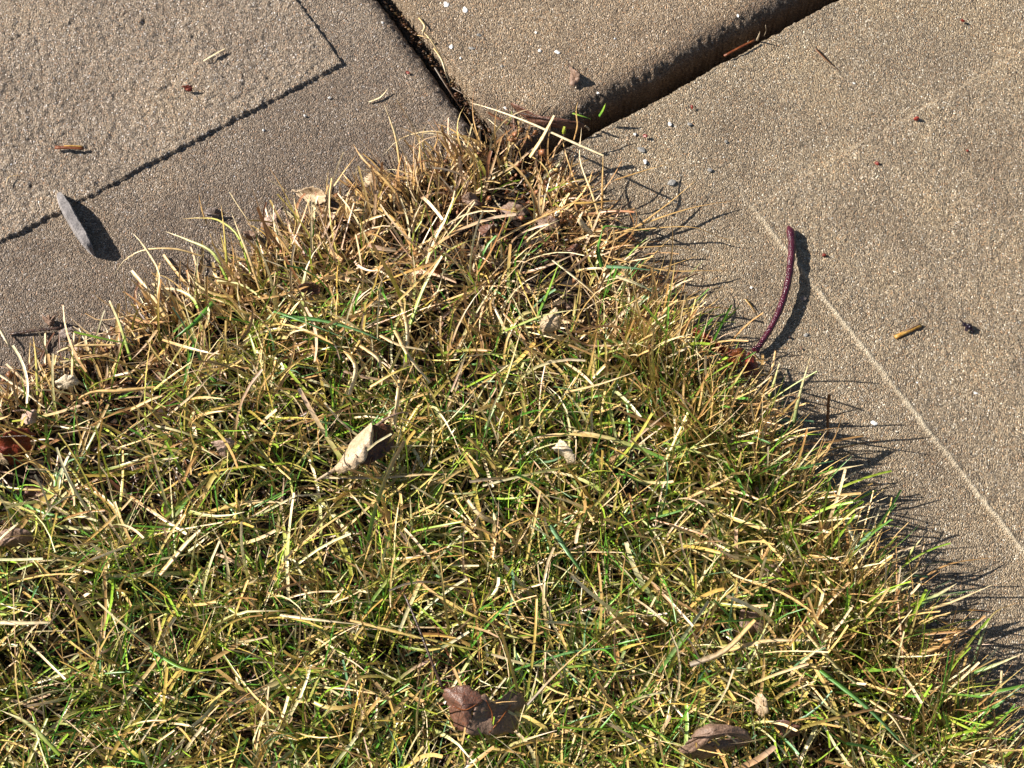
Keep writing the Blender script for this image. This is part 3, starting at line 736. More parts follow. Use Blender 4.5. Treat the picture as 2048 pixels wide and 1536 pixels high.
B([(1590, 938, 16), (1630, 930, 20), (1668, 921, 22)], 2.4, ('green', 'bluegreen'), 'broad green blade below the brown stalk bundle')
B([(1640, 952, 16), (1680, 938, 20), (1727, 929, 22)], 2.0, ('straw', 'pale'), 'pale blade below the broad green blade')
B([(1520, 870, 14), (1545, 862, 20), (1585, 840, 26)], 1.5, ('straw', 'pale'), 'cut pale straw above the brown stalk bundle', tip=False)
B([(1675, 1004, 14), (1698, 1055, 20), (1730, 1118, 22)], 3.0, ('bluegreen', 'pale'), 'broad white and green blade slanting down at the right fringe', tip=False)
B([(1697, 1112, 18), (1720, 1088, 22), (1742, 1065, 24)], 2.5, ('bluegreen', 'bluegreen'), 'short blunt blue green blade right of the white one', tip=False)
B([(1732, 1116, 12), (1765, 1100, 18), (1796, 1072, 24)], 2.0, ('green', 'lime'), 'green blade curving up right from the right fringe')
B([(1812, 1125, 10), (1826, 1098, 18), (1845, 1075, 24)], 1.4, ('lime', 'pale'), 'thin pale tipped blade over the dark shadow')
B([(1735, 1182, 12), (1800, 1180, 16), (1843, 1160, 18)], 1.8, ('lime', 'pale'), 'green blade curving right under the thin pale tipped one')
B([(1835, 1210, 20), (1875, 1190, 22), (1913, 1167, 24)], 2.6, ('green', 'pale'), 'broad blade with a bright white tip over the shadow')
B([(1830, 1225, 18), (1900, 1205, 20), (1986, 1169, 22)], 1.9, ('straw', 'pale'), 'pale blade reaching right under the white tipped one')
B([(1840, 1160, 6), (1900, 1128, 10), (1998, 1113, 4)], 1.2, ('tan', 'tan'), 'thin arched tan stem reaching over the shadow')
B([(1775, 1185, 10), (1860, 1230, 16), (1968, 1285, 14)], 1.8, ('gold', 'brown'), 'rusty stalk sloping down right over the shadow')
B([(1800, 1262, 18), (1870, 1260, 20), (1932, 1256, 20)], 1.6, ('lime', 'gold'), 'level green blade with a rusty tip at the right fringe')
B([(1945, 1335, 8), (1965, 1270, 20), (1990, 1225, 22), (2040, 1204, 14)], 1.3, ('bluegreen', 'tan'), 'hooked stem bending right near the right picture edge')
B([(1948, 1345, 14), (1990, 1330, 20), (2047, 1306, 26)], 2.2, ('green', 'pale'), 'green blade with pale tip at the right picture edge')
B([(1820, 1310, 18), (1855, 1302, 22), (1900, 1281, 24)], 3.2, ('straw', 'tan'), 'wide tan blade pointing right at the right fringe', tip=False)
B([(1975, 1425, 16), (2005, 1400, 22), (2047, 1370, 28)], 2.2, ('green', 'bluegreen'), 'green blade rising at the lower right corner, upper one')
B([(1925, 1480, 16), (1980, 1445, 22), (2040, 1412, 26)], 2.6, ('lime', 'lime'), 'broad lime blade rising at the lower right corner')
B([(2000, 1420, 4), (2002, 1380, 12), (2004, 1342, 20)], 1.6, ('straw', 'pale'), 'striped pale stalk standing in shade by the right picture edge', tip=False)
B([(1810, 1400, 20), (1805, 1300, 24), (1795, 1190, 26), (1792, 1080, 24)], 1.8, ('brown', 'tan'), 'tall brown stem running up the right fringe')
# inside the lawn
g = 'long blades inside the lawn'
B([(1010, 662, 20), (1090, 630, 26), (1178, 616, 28)], 1.6, ('lime', 'pale'), 'pale tipped blade slanting over the tan leaf scrap', group=g)
B([(970, 860, 18), (1012, 760, 26), (1043, 655, 34)], 1.8, ('green', 'straw'), 'long straight blade standing in the middle of the lawn', group=g)
B([(1072, 640, 14), (1098, 580, 24), (1119, 521, 32)], 1.7, ('green', 'lime'), 'green blade rising through the dark hollow', group=g)
B([(1105, 520, 20), (1180, 580, 24), (1260, 660, 22)], 1.4, ('pale', 'straw'), 'straight straw running down right beside the dark hollow', group=g)
B([(1130, 785, 26), (1200, 768, 30), (1276, 742, 32)], 1.6, ('straw', 'pale'), 'pale straw pointing right below the dark hollow', group=g)
B([(740, 774, 24), (790, 745, 30), (835, 728, 30)], 1.7, ('straw', 'olive'), 'tan to green blade slanting up right of the pale sheaths', group=g)
B([(820, 650, 18), (850, 570, 26), (884, 512, 32)], 2.2, ('lime', 'pale'), 'stout pale straw with cut tip above the pale sheaths', tip=False, group=g)
B([(1370, 1000, 22), (1450, 960, 26), (1500, 935, 26)], 1.8, ('straw', 'pale'), 'pale straw near the right of the lawn centre', group=g)
B([(640, 955, 14), (760, 955, 18), (900, 948, 18), (1000, 970, 16)], 1.6, ('pale', 'straw'), 'very long straw lying under the rolled leaf', group=g)
B([(1055, 1410, 26), (1110, 1350, 30), (1190, 1275, 32)], 1.4, ('grey', 'straw'), 'long smooth straw slanting up right above the maroon leaf', group=g)
B([(700, 1240, 22), (820, 1270, 26), (930, 1295, 26), (1000, 1310, 22)], 1.8, ('straw', 'olive'), 'long level straw above the maroon leaf', group=g)
B([(1010, 1158, 20), (1040, 1220, 24), (1080, 1275, 20)], 1.6, ('straw', 'gold'), 'kinked golden straw below the lawn centre', group=g)
B([(1030, 1340, 16), (1140, 1305, 22), (1235, 1295, 24)], 1.7, ('green', 'bluegreen'), 'green blade lying level below the lawn centre', group=g)
B([(1100, 1050, 20), (1140, 1110, 26), (1180, 1165, 24)], 2.8, ('bluegreen', 'green'), 'broad green blade slanting down below the lawn centre', group=g)
B([(1460, 1300, 22), (1530, 1282, 26), (1620, 1280, 26)], 2.4, ('straw', 'pale'), 'broad level straw in the lower right lawn', tip=False, group=g)
B([(1600, 1250, 24), (1680, 1340, 28), (1760, 1400, 26)], 2.2, ('straw', 'bluegreen'), 'long blade sloping down right in the lower right lawn', group=g)
B([(1640, 1340, 22), (1740, 1420, 28), (1850, 1536, 26)], 2.8, ('green', 'bluegreen'), 'broad green blade sloping to the bottom edge in the lower right lawn', group=g)
B([(1740, 1400, 20), (1790, 1440, 26), (1838, 1536, 26)], 1.8, ('straw', 'pale'), 'pale blade bending to the bottom edge in the lower right lawn', group=g)
B([(1380, 1330, 20), (1450, 1300, 26), (1510, 1240, 30)], 3.2, ('grey', 'straw'), 'wide tan sheath slanting up in the lower right lawn', tip=False, group=g)
B([(120, 1510, 20), (60, 1450, 26), (0, 1420, 26)], 2.0, ('lime', 'pale'), 'green blade running off the lower left corner', group=g)
B([(560, 1230, 22), (640, 1240, 28), (730, 1250, 26)], 1.8, ('pale', 'pale'), 'bright level straw in the lower left lawn', group=g)
B([(300, 1300, 20), (380, 1340, 28), (480, 1330, 26)], 1.9, ('green', 'lime'), 'arching green blade in the lower left lawn', group=g)
B([(0, 1245, 24), (50, 1246, 26), (100, 1245, 24)], 2.6, ('pale', 'pale'), 'thick pale straw at the left edge of the lower lawn', tip=False, group=g)
B([(320, 1150, 20), (370, 1090, 26), (400, 1060, 28)], 2.8, ('straw', 'pale'), 'wide straw slanting up right in the left of the lawn', tip=False, group=g)

gs = 'broad pale sheaths inside the lawn'
for pts, w, lab in (
    ([(690, 700, 20), (712, 735, 24), (700, 790, 18)], 2.6, 'broadest pale sheath, at the left of the sheath cluster'),
    ([(800, 600, 18), (815, 660, 24), (810, 740, 22)], 2.2, 'upright pale sheath at the top of the sheath cluster'),
    ([(720, 690, 22), (755, 715, 26), (762, 735, 24)], 2.4, 'pale sheath pointing down right in the sheath cluster'),
    ([(790, 660, 24), (820, 715, 28), (860, 765, 24)], 2.4, 'pale sheath fanning right in the sheath cluster'),
    ([(800, 760, 24), (795, 800, 24), (790, 850, 18)], 2.2, 'pale sheath pointing down above the rolled leaf'),
    ([(760, 670, 24), (800, 690, 27), (850, 700, 24)], 2.2, 'level pale sheath across the sheath cluster'),
    ([(1000, 1050, 18), (960, 1030, 24), (935, 1000, 24)], 2.2, 'broad pale sheath below the lawn centre'),
    ([(260, 820, 16), (300, 800, 22), (330, 790, 22)], 2.2, 'broad pale sheath in the left of the lawn')):
    B(pts, w, ('straw', 'pale'), lab, tip=False, name='grass_sheath', cat='grass sheath', group=gs)

# loose straw and slivers on the slabs
gl = 'loose scraps lying on the slabs'
B([(407, 122, 3.6), (430, 108, 4.0), (450, 97, 3.6)], 1.2, ('pale', 'pale'), 'short pale straw lying on the rough panel of the grey slab', tip=False, group=gl, name='straw', cat='straw')
B([(738, 204, 1.2), (758, 196, 1.5), (768, 187, 2), (776, 176, 3)], 1.1, ('pale', 'pale'), 'thin white curved straw lying left of the joint', group=gl, name='straw', cat='straw')
B([(12, 372, 3.4), (18, 354, 3.8), (40, 350, 3.4)], 0.8, ('grey', 'straw'), 'small bent straw left of the wood chip', group=gl, name='straw', cat='straw')
B([(1632, 98, 1.6), (1652, 118, 1.8), (1676, 140, 1.6)], 2.0, ('brown', 'brown'), 'reddish brown needle lying on the buff slab near the top', tip=True, group=gl, name='needle', cat='needle')
B([(1491, 598, 1.4), (1505, 615, 1.8), (1519, 638, 1.6)], 1.6, ('gold', 'brown'), 'thin brown sliver left of the purple stalk', group=gl, name='splinter', cat='splinter')
B([(1628, 104, 1.6), (1630, 107, 1.6)], 0.6, ('pale', 'pale'), 'tiny pale fleck at the end of the reddish needle', group=gl, name='straw', cat='straw')

# grass scraps stuck in the left joint
gj = 'dry scraps caught in the joint'
for pts, w, lab in (
    ([(838, 35, 3), (850, 52, 4), (846, 70, 3), (865, 88, 2)], 1.6, 'curled pale scrap caught at the top of the joint'),
    ([(844, 60, 2), (862, 80, 3), (880, 110, 1), (892, 140, 0)], 1.2, 'twisted straw running down the joint under the curled scrap'),
    ([(868, 96, 1), (884, 120, 2), (893, 150, 1), (900, 168, -1)], 1.4, 'lower twisted straw in the middle of the joint'),
    ([(835, 70, 1), (852, 74, 3), (868, 82, 3)], 1.0, 'short straw bridging the joint sideways'),
    ([(905, 175, -2), (925, 186, 0), (940, 196, 0)], 1.0, 'thin grey strand low in the joint'),
    ([(870, 135, -2), (895, 175, -3), (930, 230, -5)], 1.2, 'dark strand deep in the lower joint')):
    B(pts, w, ('straw', 'pale') if 'dark' not in lab and 'grey' not in lab else ('grey', 'brown'), lab, group=gj, name='straw', cat='straw')

# ---- leaves
M = dict(
    brown=leafmat('leaf_brown', (0.20, 0.11, 0.06), (0.34, 0.20, 0.12), (0.12, 0.06, 0.03)),
    tan=leafmat('leaf_tan', (0.42, 0.29, 0.17), (0.58, 0.44, 0.28), (0.3, 0.18, 0.1)),
    pale=leafmat('leaf_pale', (0.60, 0.46, 0.30), (0.78, 0.66, 0.48), (0.45, 0.3, 0.18)),
    pale2=leafmat('leaf_pale_warm', (0.50, 0.36, 0.22), (0.68, 0.53, 0.36), (0.33, 0.2, 0.11)),
    pink=leafmat('leaf_pinkish', (0.36, 0.23, 0.17), (0.52, 0.37, 0.29), (0.22, 0.12, 0.08)),
    maroon=leafmat('leaf_maroon', (0.10, 0.045, 0.028), (0.19, 0.10, 0.07), (0.26, 0.07, 0.02), rough=0.4),
    umber=leafmat('leaf_umber', (0.19, 0.115, 0.075), (0.28, 0.175, 0.12), (0.10, 0.05, 0.03), rough=0.55),
    rust=leafmat('leaf_rust', (0.16, 0.035, 0.012), (0.34, 0.11, 0.025), (0.09, 0.02, 0.01), rough=0.42, transl=0.22),
    orange=leafmat('leaf_orange', (0.62, 0.33, 0.06), (0.82, 0.55, 0.18), (0.35, 0.12, 0.02), rough=0.35, transl=0.3),
    red=leafmat('leaf_red', (0.11, 0.016, 0.008), (0.24, 0.04, 0.015), (0.1, 0.01, 0.01), rough=0.4),
    grey=leafmat('leaf_grey', (0.17, 0.13, 0.11), (0.27, 0.21, 0.18), (0.1, 0.07, 0.06)),
    purple=leafmat('stalk_purple', (0.035, 0.004, 0.012), (0.085, 0.010, 0.025), (0.12, 0.02, 0.03), rough=0.2, transl=0.0, scale=260),
    dark=leafmat('stem_dark', (0.03, 0.018, 0.014), (0.07, 0.04, 0.03), rough=0.3, transl=0.0),
    bark=leafmat('weathered_wood', (0.17, 0.155, 0.15), (0.32, 0.29, 0.28), (0.1, 0.09, 0.09), rough=0.85, transl=0.0),
    berry=leafmat('berry_black', (0.008, 0.004, 0.008), (0.02, 0.008, 0.016), (0.0, 0.0, 0.0), rough=0.08, transl=0.0),
    redbit=leafmat('red_bud', (0.16, 0.012, 0.008), (0.32, 0.05, 0.02), (0.05, 0.01, 0.01), rough=0.3, transl=0.0),
)

def sheet(name, outline, centre, top, bottom, bulge=2.0, parent=None, crinkle=0.8, rings=9, nseg=56, seed=0, origin=None, th=0.00025, fold=0.0):
    """a leaf blade: outline [(px,py,z mm)], closed; centre (px,py,z); bulge mm of doming between"""
    O = np.array([at(*p) for p in outline]); c = np.array(at(*centre))
    # resample the outline
    Q = np.concatenate([O, O[:1]]); seg = np.linalg.norm(np.diff(Q, axis=0), axis=1); cum = np.concatenate([[0], np.cumsum(seg)])
    t = np.linspace(0, cum[-1], nseg, endpoint=False)
    R = np.stack([np.interp(t, cum, Q[:, k]) for k in range(3)], 1)
    jag = np.convolve(rng.normal(0, 1, nseg + 4), [0.25, 0.5, 0.25], 'same')[2:-2]
    rad_ = R - c; R = c + rad_ * (1 + 0.05 * jag[:, None]) + rng.normal(0, 0.00015, R.shape)
    V = [c]
    for i in range(1, rings + 1):
        f = i / rings
        ring = c + (R - c) * f
        ring[:, 2] += bulge * 0.001 * (f * (1 - f) * 4) * 0.5
        V += list(ring)
    V = np.array(V)
    V[:, 2] += crinkle * 0.001 * (vnoise(V[:, 0], V[:, 1], 220, 300 + seed) + 0.6 * vnoise(V[:, 0], V[:, 1], 600, 301 + seed))
    d2 = R[:, :2] - c[:2]; ev = np.linalg.eigh(d2.T @ d2)[1][:, 0]
    pd_ = (V[:, :2] - c[:2]) @ ev
    V[:, 2] += fold * np.abs(pd_) - fold * 0.4 * np.abs(pd_).max()
    Fs = [(0, 1 + j, 1 + (j + 1) % nseg) for j in range(nseg)]
    for i in range(rings - 1):
        o0 = 1 + i * nseg; o1 = o0 + nseg
        Fs += [(o0 + j, o1 + j, o1 + (j + 1) % nseg, o0 + (j + 1) % nseg) for j in range(nseg)]
    org = c if origin is None else origin
    me = bpy.data.meshes.new(name)
    me.from_pydata([tuple(v - org) for v in V], [], Fs)
    me.polygons.foreach_set('use_smooth', [True] * len(Fs))
    me.materials.append(M[top]); me.materials.append(M[bottom]); me.update()
    return me, org
def solid(o, th=0.00025):
    md = o.modifiers.new('thickness', 'SOLIDIFY'); md.thickness = th; md.offset = -1
    md.material_offset = 1; md.material_offset_rim = 0
def root_empty(name, loc, label, cat, group=None):
    return ob(name, None, label=label, cat=cat, group=group, loc=loc)
def leaf(label, outline, centre, top, bottom=None, bulge=2.0, rib=None, stalk=None, group='dead leaves in the lawn', seed=0, crinkle=0.8, name='dead_leaf', ribmat='dark', extra=(), fold=0.35):
    c = np.array(at(*centre))
    r = root_empty(name, c, label, 'leaf', group)
    me, org = sheet('leaf_blade', outline, centre, top, bottom or top, bulge, seed=seed, crinkle=crinkle, fold=fold)
    o = ob('leaf_blade', me, parent=r); solid(o)
    for ribs in ([rib] if rib else []) + list(extra):
        pts = [np.array(at(*p)) - c for p in ribs]
        ob('leaf_vein', tube('leaf_vein', pts, 0.00035, 0.00016, M[ribmat], n=14, k=6), parent=r)
    if stalk:
        pts = [np.array(at(*p)) - c for p in stalk[0]]
        ob('leaf_stalk', tube('leaf_stalk', pts, stalk[1] * 0.001, stalk[2] * 0.001, M[stalk[3]], n=20, k=8), parent=r)
    return r

leaf('rounded brown leaf with a pale rim lying at the edge of the grey slab',
     [(590, 383, 2), (604, 375, 5), (625, 372, 7), (643, 378, 8), (652, 391, 7), (652, 403, 5), (640, 410, 4), (618, 406, 2), (600, 396, 1.5)],
     (628, 388, 3), 'tan', 'tan', bulge=-1.5, seed=1, stalk=([(592, 384, 2), (586, 380, 2), (583, 385, 1.6)], 0.5, 0.3, 'tan'))
leaf('small dull oval leaf on the dark slab, left of the rounded brown leaf',
     [(408, 424, 1.5), (418, 418, 4), (432, 417, 5), (444, 424, 3), (450, 428, 1.5), (440, 434, 1.5), (424, 437, 1.5), (411, 433, 1.5)],
     (428, 427, 3), 'grey', 'grey', bulge=1, seed=2, rib=[(411, 429, 3), (430, 428, 4), (460, 427, 2)])
leaf('grey brown pointed leaf folded on the dark slab below the rounded one',
     [(570, 410, 8), (556, 421, 7), (532, 436, 5), (520, 450, 3), (524, 458, 2), (540, 452, 5), (552, 440, 7), (560, 425, 8)],
     (543, 438, 7), 'pink', 'grey', bulge=1, seed=3)
leaf('pale blunt leaf scrap between straws near the lawn tip',
     [(730, 352, 6), (740, 347, 8), (752, 351, 8), (757, 362, 7), (752, 373, 5), (738, 372, 5), (730, 364, 5)],
     (744, 361, 7), 'tan', 'tan', bulge=1, seed=4)
leaf('long narrow brown leaf lying along the mouth of the joint',
     [(1018, 204, 7), (1030, 214, 6), (1045, 226, 6), (1080, 231, 9), (1120, 238, 9), (1155, 246, 7), (1172, 250, 5), (1165, 258, 4), (1130, 256, 5), (1090, 252, 5), (1055, 240, 4), (1032, 222, 4)],
     (1095, 243, 9), 'umber', 'maroon', bulge=2, seed=5, rib=[(1040, 226, 7.5), (1100, 240, 10), (1165, 252, 6)], stalk=([(1170, 252, 5), (1176, 256, 4), (1178, 260, 2)], 0.5, 0.4, 'tan'))
leaf('small curled brown leaf lying alone on the raised slab',
     [(1138, 130, 4), (1144, 134, 6), (1152, 141, 8), (1160, 150, 7), (1157, 162, 5), (1150, 172, 4), (1139, 171, 3.5), (1140, 158, 4), (1142, 145, 4)],
     (1150, 156, 5), 'pink', 'umber', bulge=1.5, seed=6, group='leaf scraps on the slabs', stalk=([(1140, 134, 4), (1138, 131, 4), (1137, 128, 3.5)], 0.4, 0.25, 'dark'))
leaf('dark oval leaf sunk in the left part of the lawn',
     [(595, 572, 18), (608, 565, 20), (628, 565, 20), (642, 576, 17), (640, 588, 14), (622, 592, 14), (604, 586, 15)],
     (620, 578, 15), 'maroon', 'maroon', bulge=-1, seed=7)
leaf('speckled tan leaf scrap below the dark hollow',
     [(1082, 640, 18), (1095, 628, 22), (1112, 618, 25), (1122, 634, 25), (1120, 655, 21), (1104, 665, 17), (1086, 664, 16), (1080, 652, 17)],
     (1102, 644, 23), 'pale', 'tan', bulge=2, seed=8)
leaf('orange red leaf in the hollow at the left picture edge',
     [(-4, 884, 8), (10, 872, 14), (24, 858, 18), (52, 856, 19), (72, 868, 16), (60, 880, 12), (66, 896, 7), (44, 908, 4), (48, 926, 0), (22, 934, -2), (14, 915, 3), (-4, 922, 2)],
     (30, 886, 10), 'rust', 'red', bulge=1, crinkle=3.0, seed=9, rib=[(0, 874, 13), (35, 872, 18), (70, 872, 20)])
leaf('white leaf scrap on the left picture edge below the orange one',
     [(-8, 905, 18), (4, 908, 20), (14, 920, 18), (17, 929, 14), (4, 926, 12), (-8, 922, 12)], (3, 917, 17), 'pale', 'tan', bulge=1, seed=10)
leaf('pale pink leaf scrap left of the rolled leaf',
     [(422, 884, 17), (440, 882, 21), (462, 876, 23), (470, 884, 22), (460, 900, 17), (452, 918, 13), (438, 908, 13), (434, 896, 15)],
     (447, 892, 20), 'pale', 'pink', bulge=2, seed=11)
leaf('twisted pale leaf curl right of the lawn centre',
     [(1105, 898, 22), (1120, 880, 26), (1134, 888, 28), (1148, 906, 26), (1150, 925, 22), (1138, 928, 18), (1128, 912, 20), (1116, 905, 20)],
     (1130, 904, 25), 'pink', 'pale', bulge=2, seed=12)
leaf('red brown leaf half hidden in the lower right lawn',
     [(1478, 1240, 8), (1484, 1218, 13), (1514, 1226, 15), (1526, 1236, 13), (1540, 1262, 9), (1512, 1268, 5), (1488, 1274, 6)],
     (1505, 1246, 10), 'rust', 'umber', bulge=2, seed=13)
leaf('small pale leaf scrap in the bottom right lawn',
     [(1510, 1395, 18), (1522, 1385, 24), (1534, 1400, 25), (1536, 1425, 21), (1524, 1438, 16), (1512, 1420, 16)],
     (1523, 1410, 22), 'pale', 'tan', bulge=2, seed=14)
leaf('brown leaf tilted among the stems of the right lawn',
     [(1522, 1142, 6), (1545, 1125, 12), (1566, 1136, 14), (1584, 1146, 9), (1562, 1166, 5), (1532, 1170, 3)],
     (1552, 1147, 9), 'maroon', 'umber', bulge=2, seed=15)
leaf('brown leaf under the straws of the lawn tip',
     [(1000, 415, 2), (1020, 405, 5), (1045, 412, 6), (1050, 430, 4), (1030, 442, 2), (1005, 436, 1)], (1025, 424, 4), 'maroon', 'umber', bulge=1, seed=16)
leaf('second brown leaf under the straws, right of the lawn tip',
     [(1070, 440, 3), (1090, 432, 6), (1118, 440, 7), (1120, 455, 4), (1098, 462, 3), (1075, 456, 2)], (1095, 448, 5), 'umber', 'umber', bulge=1, seed=17)
leaf('faded brown leaf at the lower left picture edge',
     [(0, 1065, 18), (30, 1055, 24), (58, 1062, 25), (68, 1078, 20), (40, 1092, 14), (0, 1095, 14)], (32, 1074, 21), 'pink', 'umber', bulge=2, seed=18)
leaf('dry orange scrap at the bottom right by the curled leaf',
     [(1540, 1445, 14), (1570, 1440, 18), (1600, 1452, 18), (1598, 1470, 12), (1560, 1478, 10)], (1570, 1458, 15), 'umber', 'maroon', bulge=2, seed=19)
leaf('flat pale leaf scrap at the left lawn edge under straws',
     [(110, 765, 10), (130, 750, 14), (150, 752, 14), (158, 766, 12), (140, 778, 9), (115, 776, 8)], (134, 764, 13), 'pale', 'pale', bulge=1, seed=20)

for k_, (px_, py_, w_, h_, z_, rot_, tm, lab) in enumerate((
    (600, 452, 26, 15, 5, 0.3, 'umber', 'dark brown leaf scrap between straws right of the grey folded leaf'),
    (655, 432, 24, 11, 6, -0.4, 'pink', 'pinkish scrap just below the rounded brown leaf'),
    (500, 470, 22, 12, 5, 0.5, 'umber', 'brown scrap under the straws left of the grey folded leaf'),
    (700, 395, 26, 10, 7, -0.2, 'tan', 'tan scrap right of the rounded brown leaf'),
    (940, 400, 30, 16, 5, 0.2, 'umber', 'brown leaf under straws at the left of the lawn tip'),
    (975, 460, 28, 14, 5, -0.5, 'maroon', 'dark leaf under straws in the middle of the lawn tip'),
    (1150, 500, 26, 14, 3, 0.4, 'maroon', 'dark leaf lying above the dark hollow'),
    (1050, 590, 40, 22, 0, 0.1, 'maroon', 'dark red brown leaf at the bottom of the dark hollow'),
    (1130, 610, 30, 16, -1, -0.3, 'umber', 'brown leaf at the right of the dark hollow'),
    (70, 990, 44, 22, -2, 0.3, 'maroon', 'dark leaf at the bottom of the hollow at the left picture edge'),
    (150, 690, 26, 14, 4, 0.1, 'pink', 'flat pinkish scrap among stems at the far left lawn edge'),
    (60, 835, 30, 16, 12, -0.3, 'pink', 'pinkish scrap above the orange red leaf at the left'),
    (870, 540, 26, 12, 12, 0.4, 'rust', 'rusty scrap left of the dark hollow'),
    (1300, 700, 26, 13, 8, 0.5, 'umber', 'brown scrap in the lawn left of the crumpled stalked leaf'))):
    ol_ = [(px_ + w_ * 0.6 * math.cos(a_ + rot_) * (1 + 0.2 * math.sin(3 * a_ + k_)) , py_ - h_ * 0.8 * math.sin(a_) * (1 + 0.25 * math.sin(2 * a_ + k_)) - w_ * 0.3 * math.cos(a_) * rot_, z_ + 3.2 * math.sin(2 * a_ + k_)) for a_ in [q_ * 2 * math.pi / 9 for q_ in range(9)]]
    leaf(lab, ol_, (px_, py_, z_ + 1.5), tm, bulge=1, seed=50 + k_, crinkle=1.6)
# maroon lobed leaf: two facets of one folded leaf, long thin stalk up left
c = np.array(at(960, 1425, 20))
r = root_empty('dead_leaf', c, 'dark maroon lobed leaf with a long thin stalk in the bottom centre of the lawn', 'leaf', 'dead leaves in the lawn')
me, _ = sheet('leaf_blade', [(886, 1376, 26), (900, 1374, 27), (918, 1370, 28), (938, 1370, 28), (945, 1378, 27), (968, 1392, 27), (966, 1402, 27), (940, 1426, 26), (944, 1432, 26), (934, 1464, 22), (912, 1459, 18), (905, 1440, 19), (896, 1410, 21), (888, 1396, 23)],
              (925, 1412, 28), 'umber', 'maroon', bulge=1.0, seed=21, crinkle=1.2, origin=c)
o = ob('leaf_blade', me, parent=r); solid(o)
me, _ = sheet('leaf_blade', [(958, 1396, 27), (972, 1388, 27), (980, 1406, 24), (1002, 1398, 21), (1018, 1382, 18), (1046, 1388, 14), (1054, 1408, 13), (1036, 1420, 14), (1040, 1440, 14), (1026, 1466, 15), (985, 1472, 19), (940, 1468, 22), (932, 1462, 22), (944, 1428, 26)],
              (982, 1430, 22), 'maroon', 'umber', bulge=1.0, seed=22, crinkle=1.4, origin=c)
o = ob('leaf_blade', me, parent=r); solid(o)
for pts in ([(978, 1466, 20), (1000, 1440, 22), (1022, 1410, 19)], [(978, 1466, 20), (985, 1430, 23), (972, 1400, 27)], [(905, 1412, 27.5), (930, 1420, 28), (955, 1408, 28)]):
    ob('leaf_vein', tube('leaf_vein', [np.array(at(*p)) - c for p in pts], 0.0004, 0.0002, M['rust'], n=12, k=6), parent=r)
ob('leaf_stalk', tube('leaf_stalk', [np.array(at(*p)) - c for p in ((884, 1374, 27), (862, 1320, 31), (845, 1275, 32), (825, 1225, 32), (808, 1188, 30))], 0.00065, 0.00045, M['dark'], n=24, k=8), parent=r)

# pinkish curled leaf at the bottom right
c = np.array(at(1430, 1485, 24))
r = root_empty('dead_leaf', c, 'large pinkish curled leaf with an open fold at the bottom right of the lawn', 'leaf', 'dead leaves in the lawn')
me, _ = sheet('leaf_blade', [(1362, 1496, 20), (1380, 1480, 26), (1392, 1462, 28), (1415, 1448, 30), (1450, 1449, 31), (1485, 1456, 30), (1498, 1472, 28), (1510, 1484, 24), (1480, 1476, 28), (1455, 1471, 31), (1430, 1474, 31), (1415, 1486, 28), (1400, 1498, 25), (1382, 1504, 22), (1362, 1508, 18)],
              (1425, 1464, 33), 'pink', 'umber', bulge=2.0, seed=23, origin=c, crinkle=1.0)
o = ob('leaf_blade', me, parent=r); solid(o)
me, _ = sheet('leaf_blade', [(1360, 1498, 20), (1385, 1488, 24), (1413, 1487, 24), (1440, 1480, 21), (1470, 1476, 20), (1500, 1484, 18), (1480, 1496, 15), (1445, 1508, 14), (1405, 1518, 14), (1368, 1514, 15)],
              (1425, 1500, 20), 'pink', 'umber', bulge=2.5, seed=24, origin=c, crinkle=1.0)
o = ob('leaf_blade', me, parent=r); solid(o)
ob('leaf_vein', tube('leaf_vein', [np.array(at(*p)) - c for p in ((1384, 1473, 28), (1420, 1470, 34), (1470, 1466, 32), (1508, 1484, 25))], 0.00045, 0.0002, M['umber'], n=14, k=6), parent=r)

# rolled leaf: pale ribbed underside curled over a rusty inside
c = np.array(at(725, 890, 22))
RL = root_empty('dead_leaf', c, 'curled leaf with pale ribbed underside and rusty inside, left of the lawn centre', 'leaf', 'dead leaves in the lawn')
def curl():
    """the visible roll: cross sections between a low left edge and a raised scalloped right lip"""
    L_ = smoothpts([at(*p) for p in ((664, 940, 18), (682, 918, 19), (702, 884, 20), (724, 862, 21), (741, 848, 23))], 44)
    R_ = smoothpts([at(*p) for p in ((676, 946, 20), (700, 940, 24), (724, 922, 28), (742, 890, 31), (746, 862, 29))], 44)
    V_ = []
    for i in range(44):
        f = i / 43; k = f * 4.6
        rib = 0.0009 * abs(math.sin(k * math.pi)) ** 0.6
        lip = 0.0014 * abs(math.sin(k * math.pi)) * min(1, f * 3)
        d_ = R_[i] - L_[i]; ln = np.linalg.norm(d_[:2]) + 1e-6
        for j in range(18):
            g_ = j / 17
            q = L_[i] + d_ * g_
            q[2] += math.sin(g_ * math.pi * 0.85) * (0.0048 * math.sin(min(1, f * 1.3 + 0.15) * math.pi * 0.62) + rib) - (0.003 * max(0, g_ - 0.8) * 5) * 0.6
            q[:2] += d_[:2] / ln * lip * g_ ** 3
            V_.append(q - c)
    F_ = [(i * 18 + j, i * 18 + j + 1, (i + 1) * 18 + j + 1, (i + 1) * 18 + j) for i in range(43) for j in range(17)]
    me = bpy.data.meshes.new('leaf_blade'); me.from_pydata([tuple(v) for v in V_], [], F_)
    me.polygons.foreach_set('use_smooth', [True] * len(F_)); me.materials.append(M['pale2']); me.materials.append(M['rust']); me.update()
    return me
o = ob('leaf_blade', curl(), parent=RL); o['label'] = 'pale ribbed underside'; solid(o); o.modifiers[0].offset = 0
me, _ = sheet('leaf_blade', [(738, 852, 25), (758, 846, 27), (778, 850, 27), (788, 864, 22), (788, 888, 17), (772, 910, 15), (740, 928, 15), (712, 930, 16), (730, 895, 20)], (758, 884, 18), 'rust', 'maroon', bulge=-1, seed=25, origin=c)
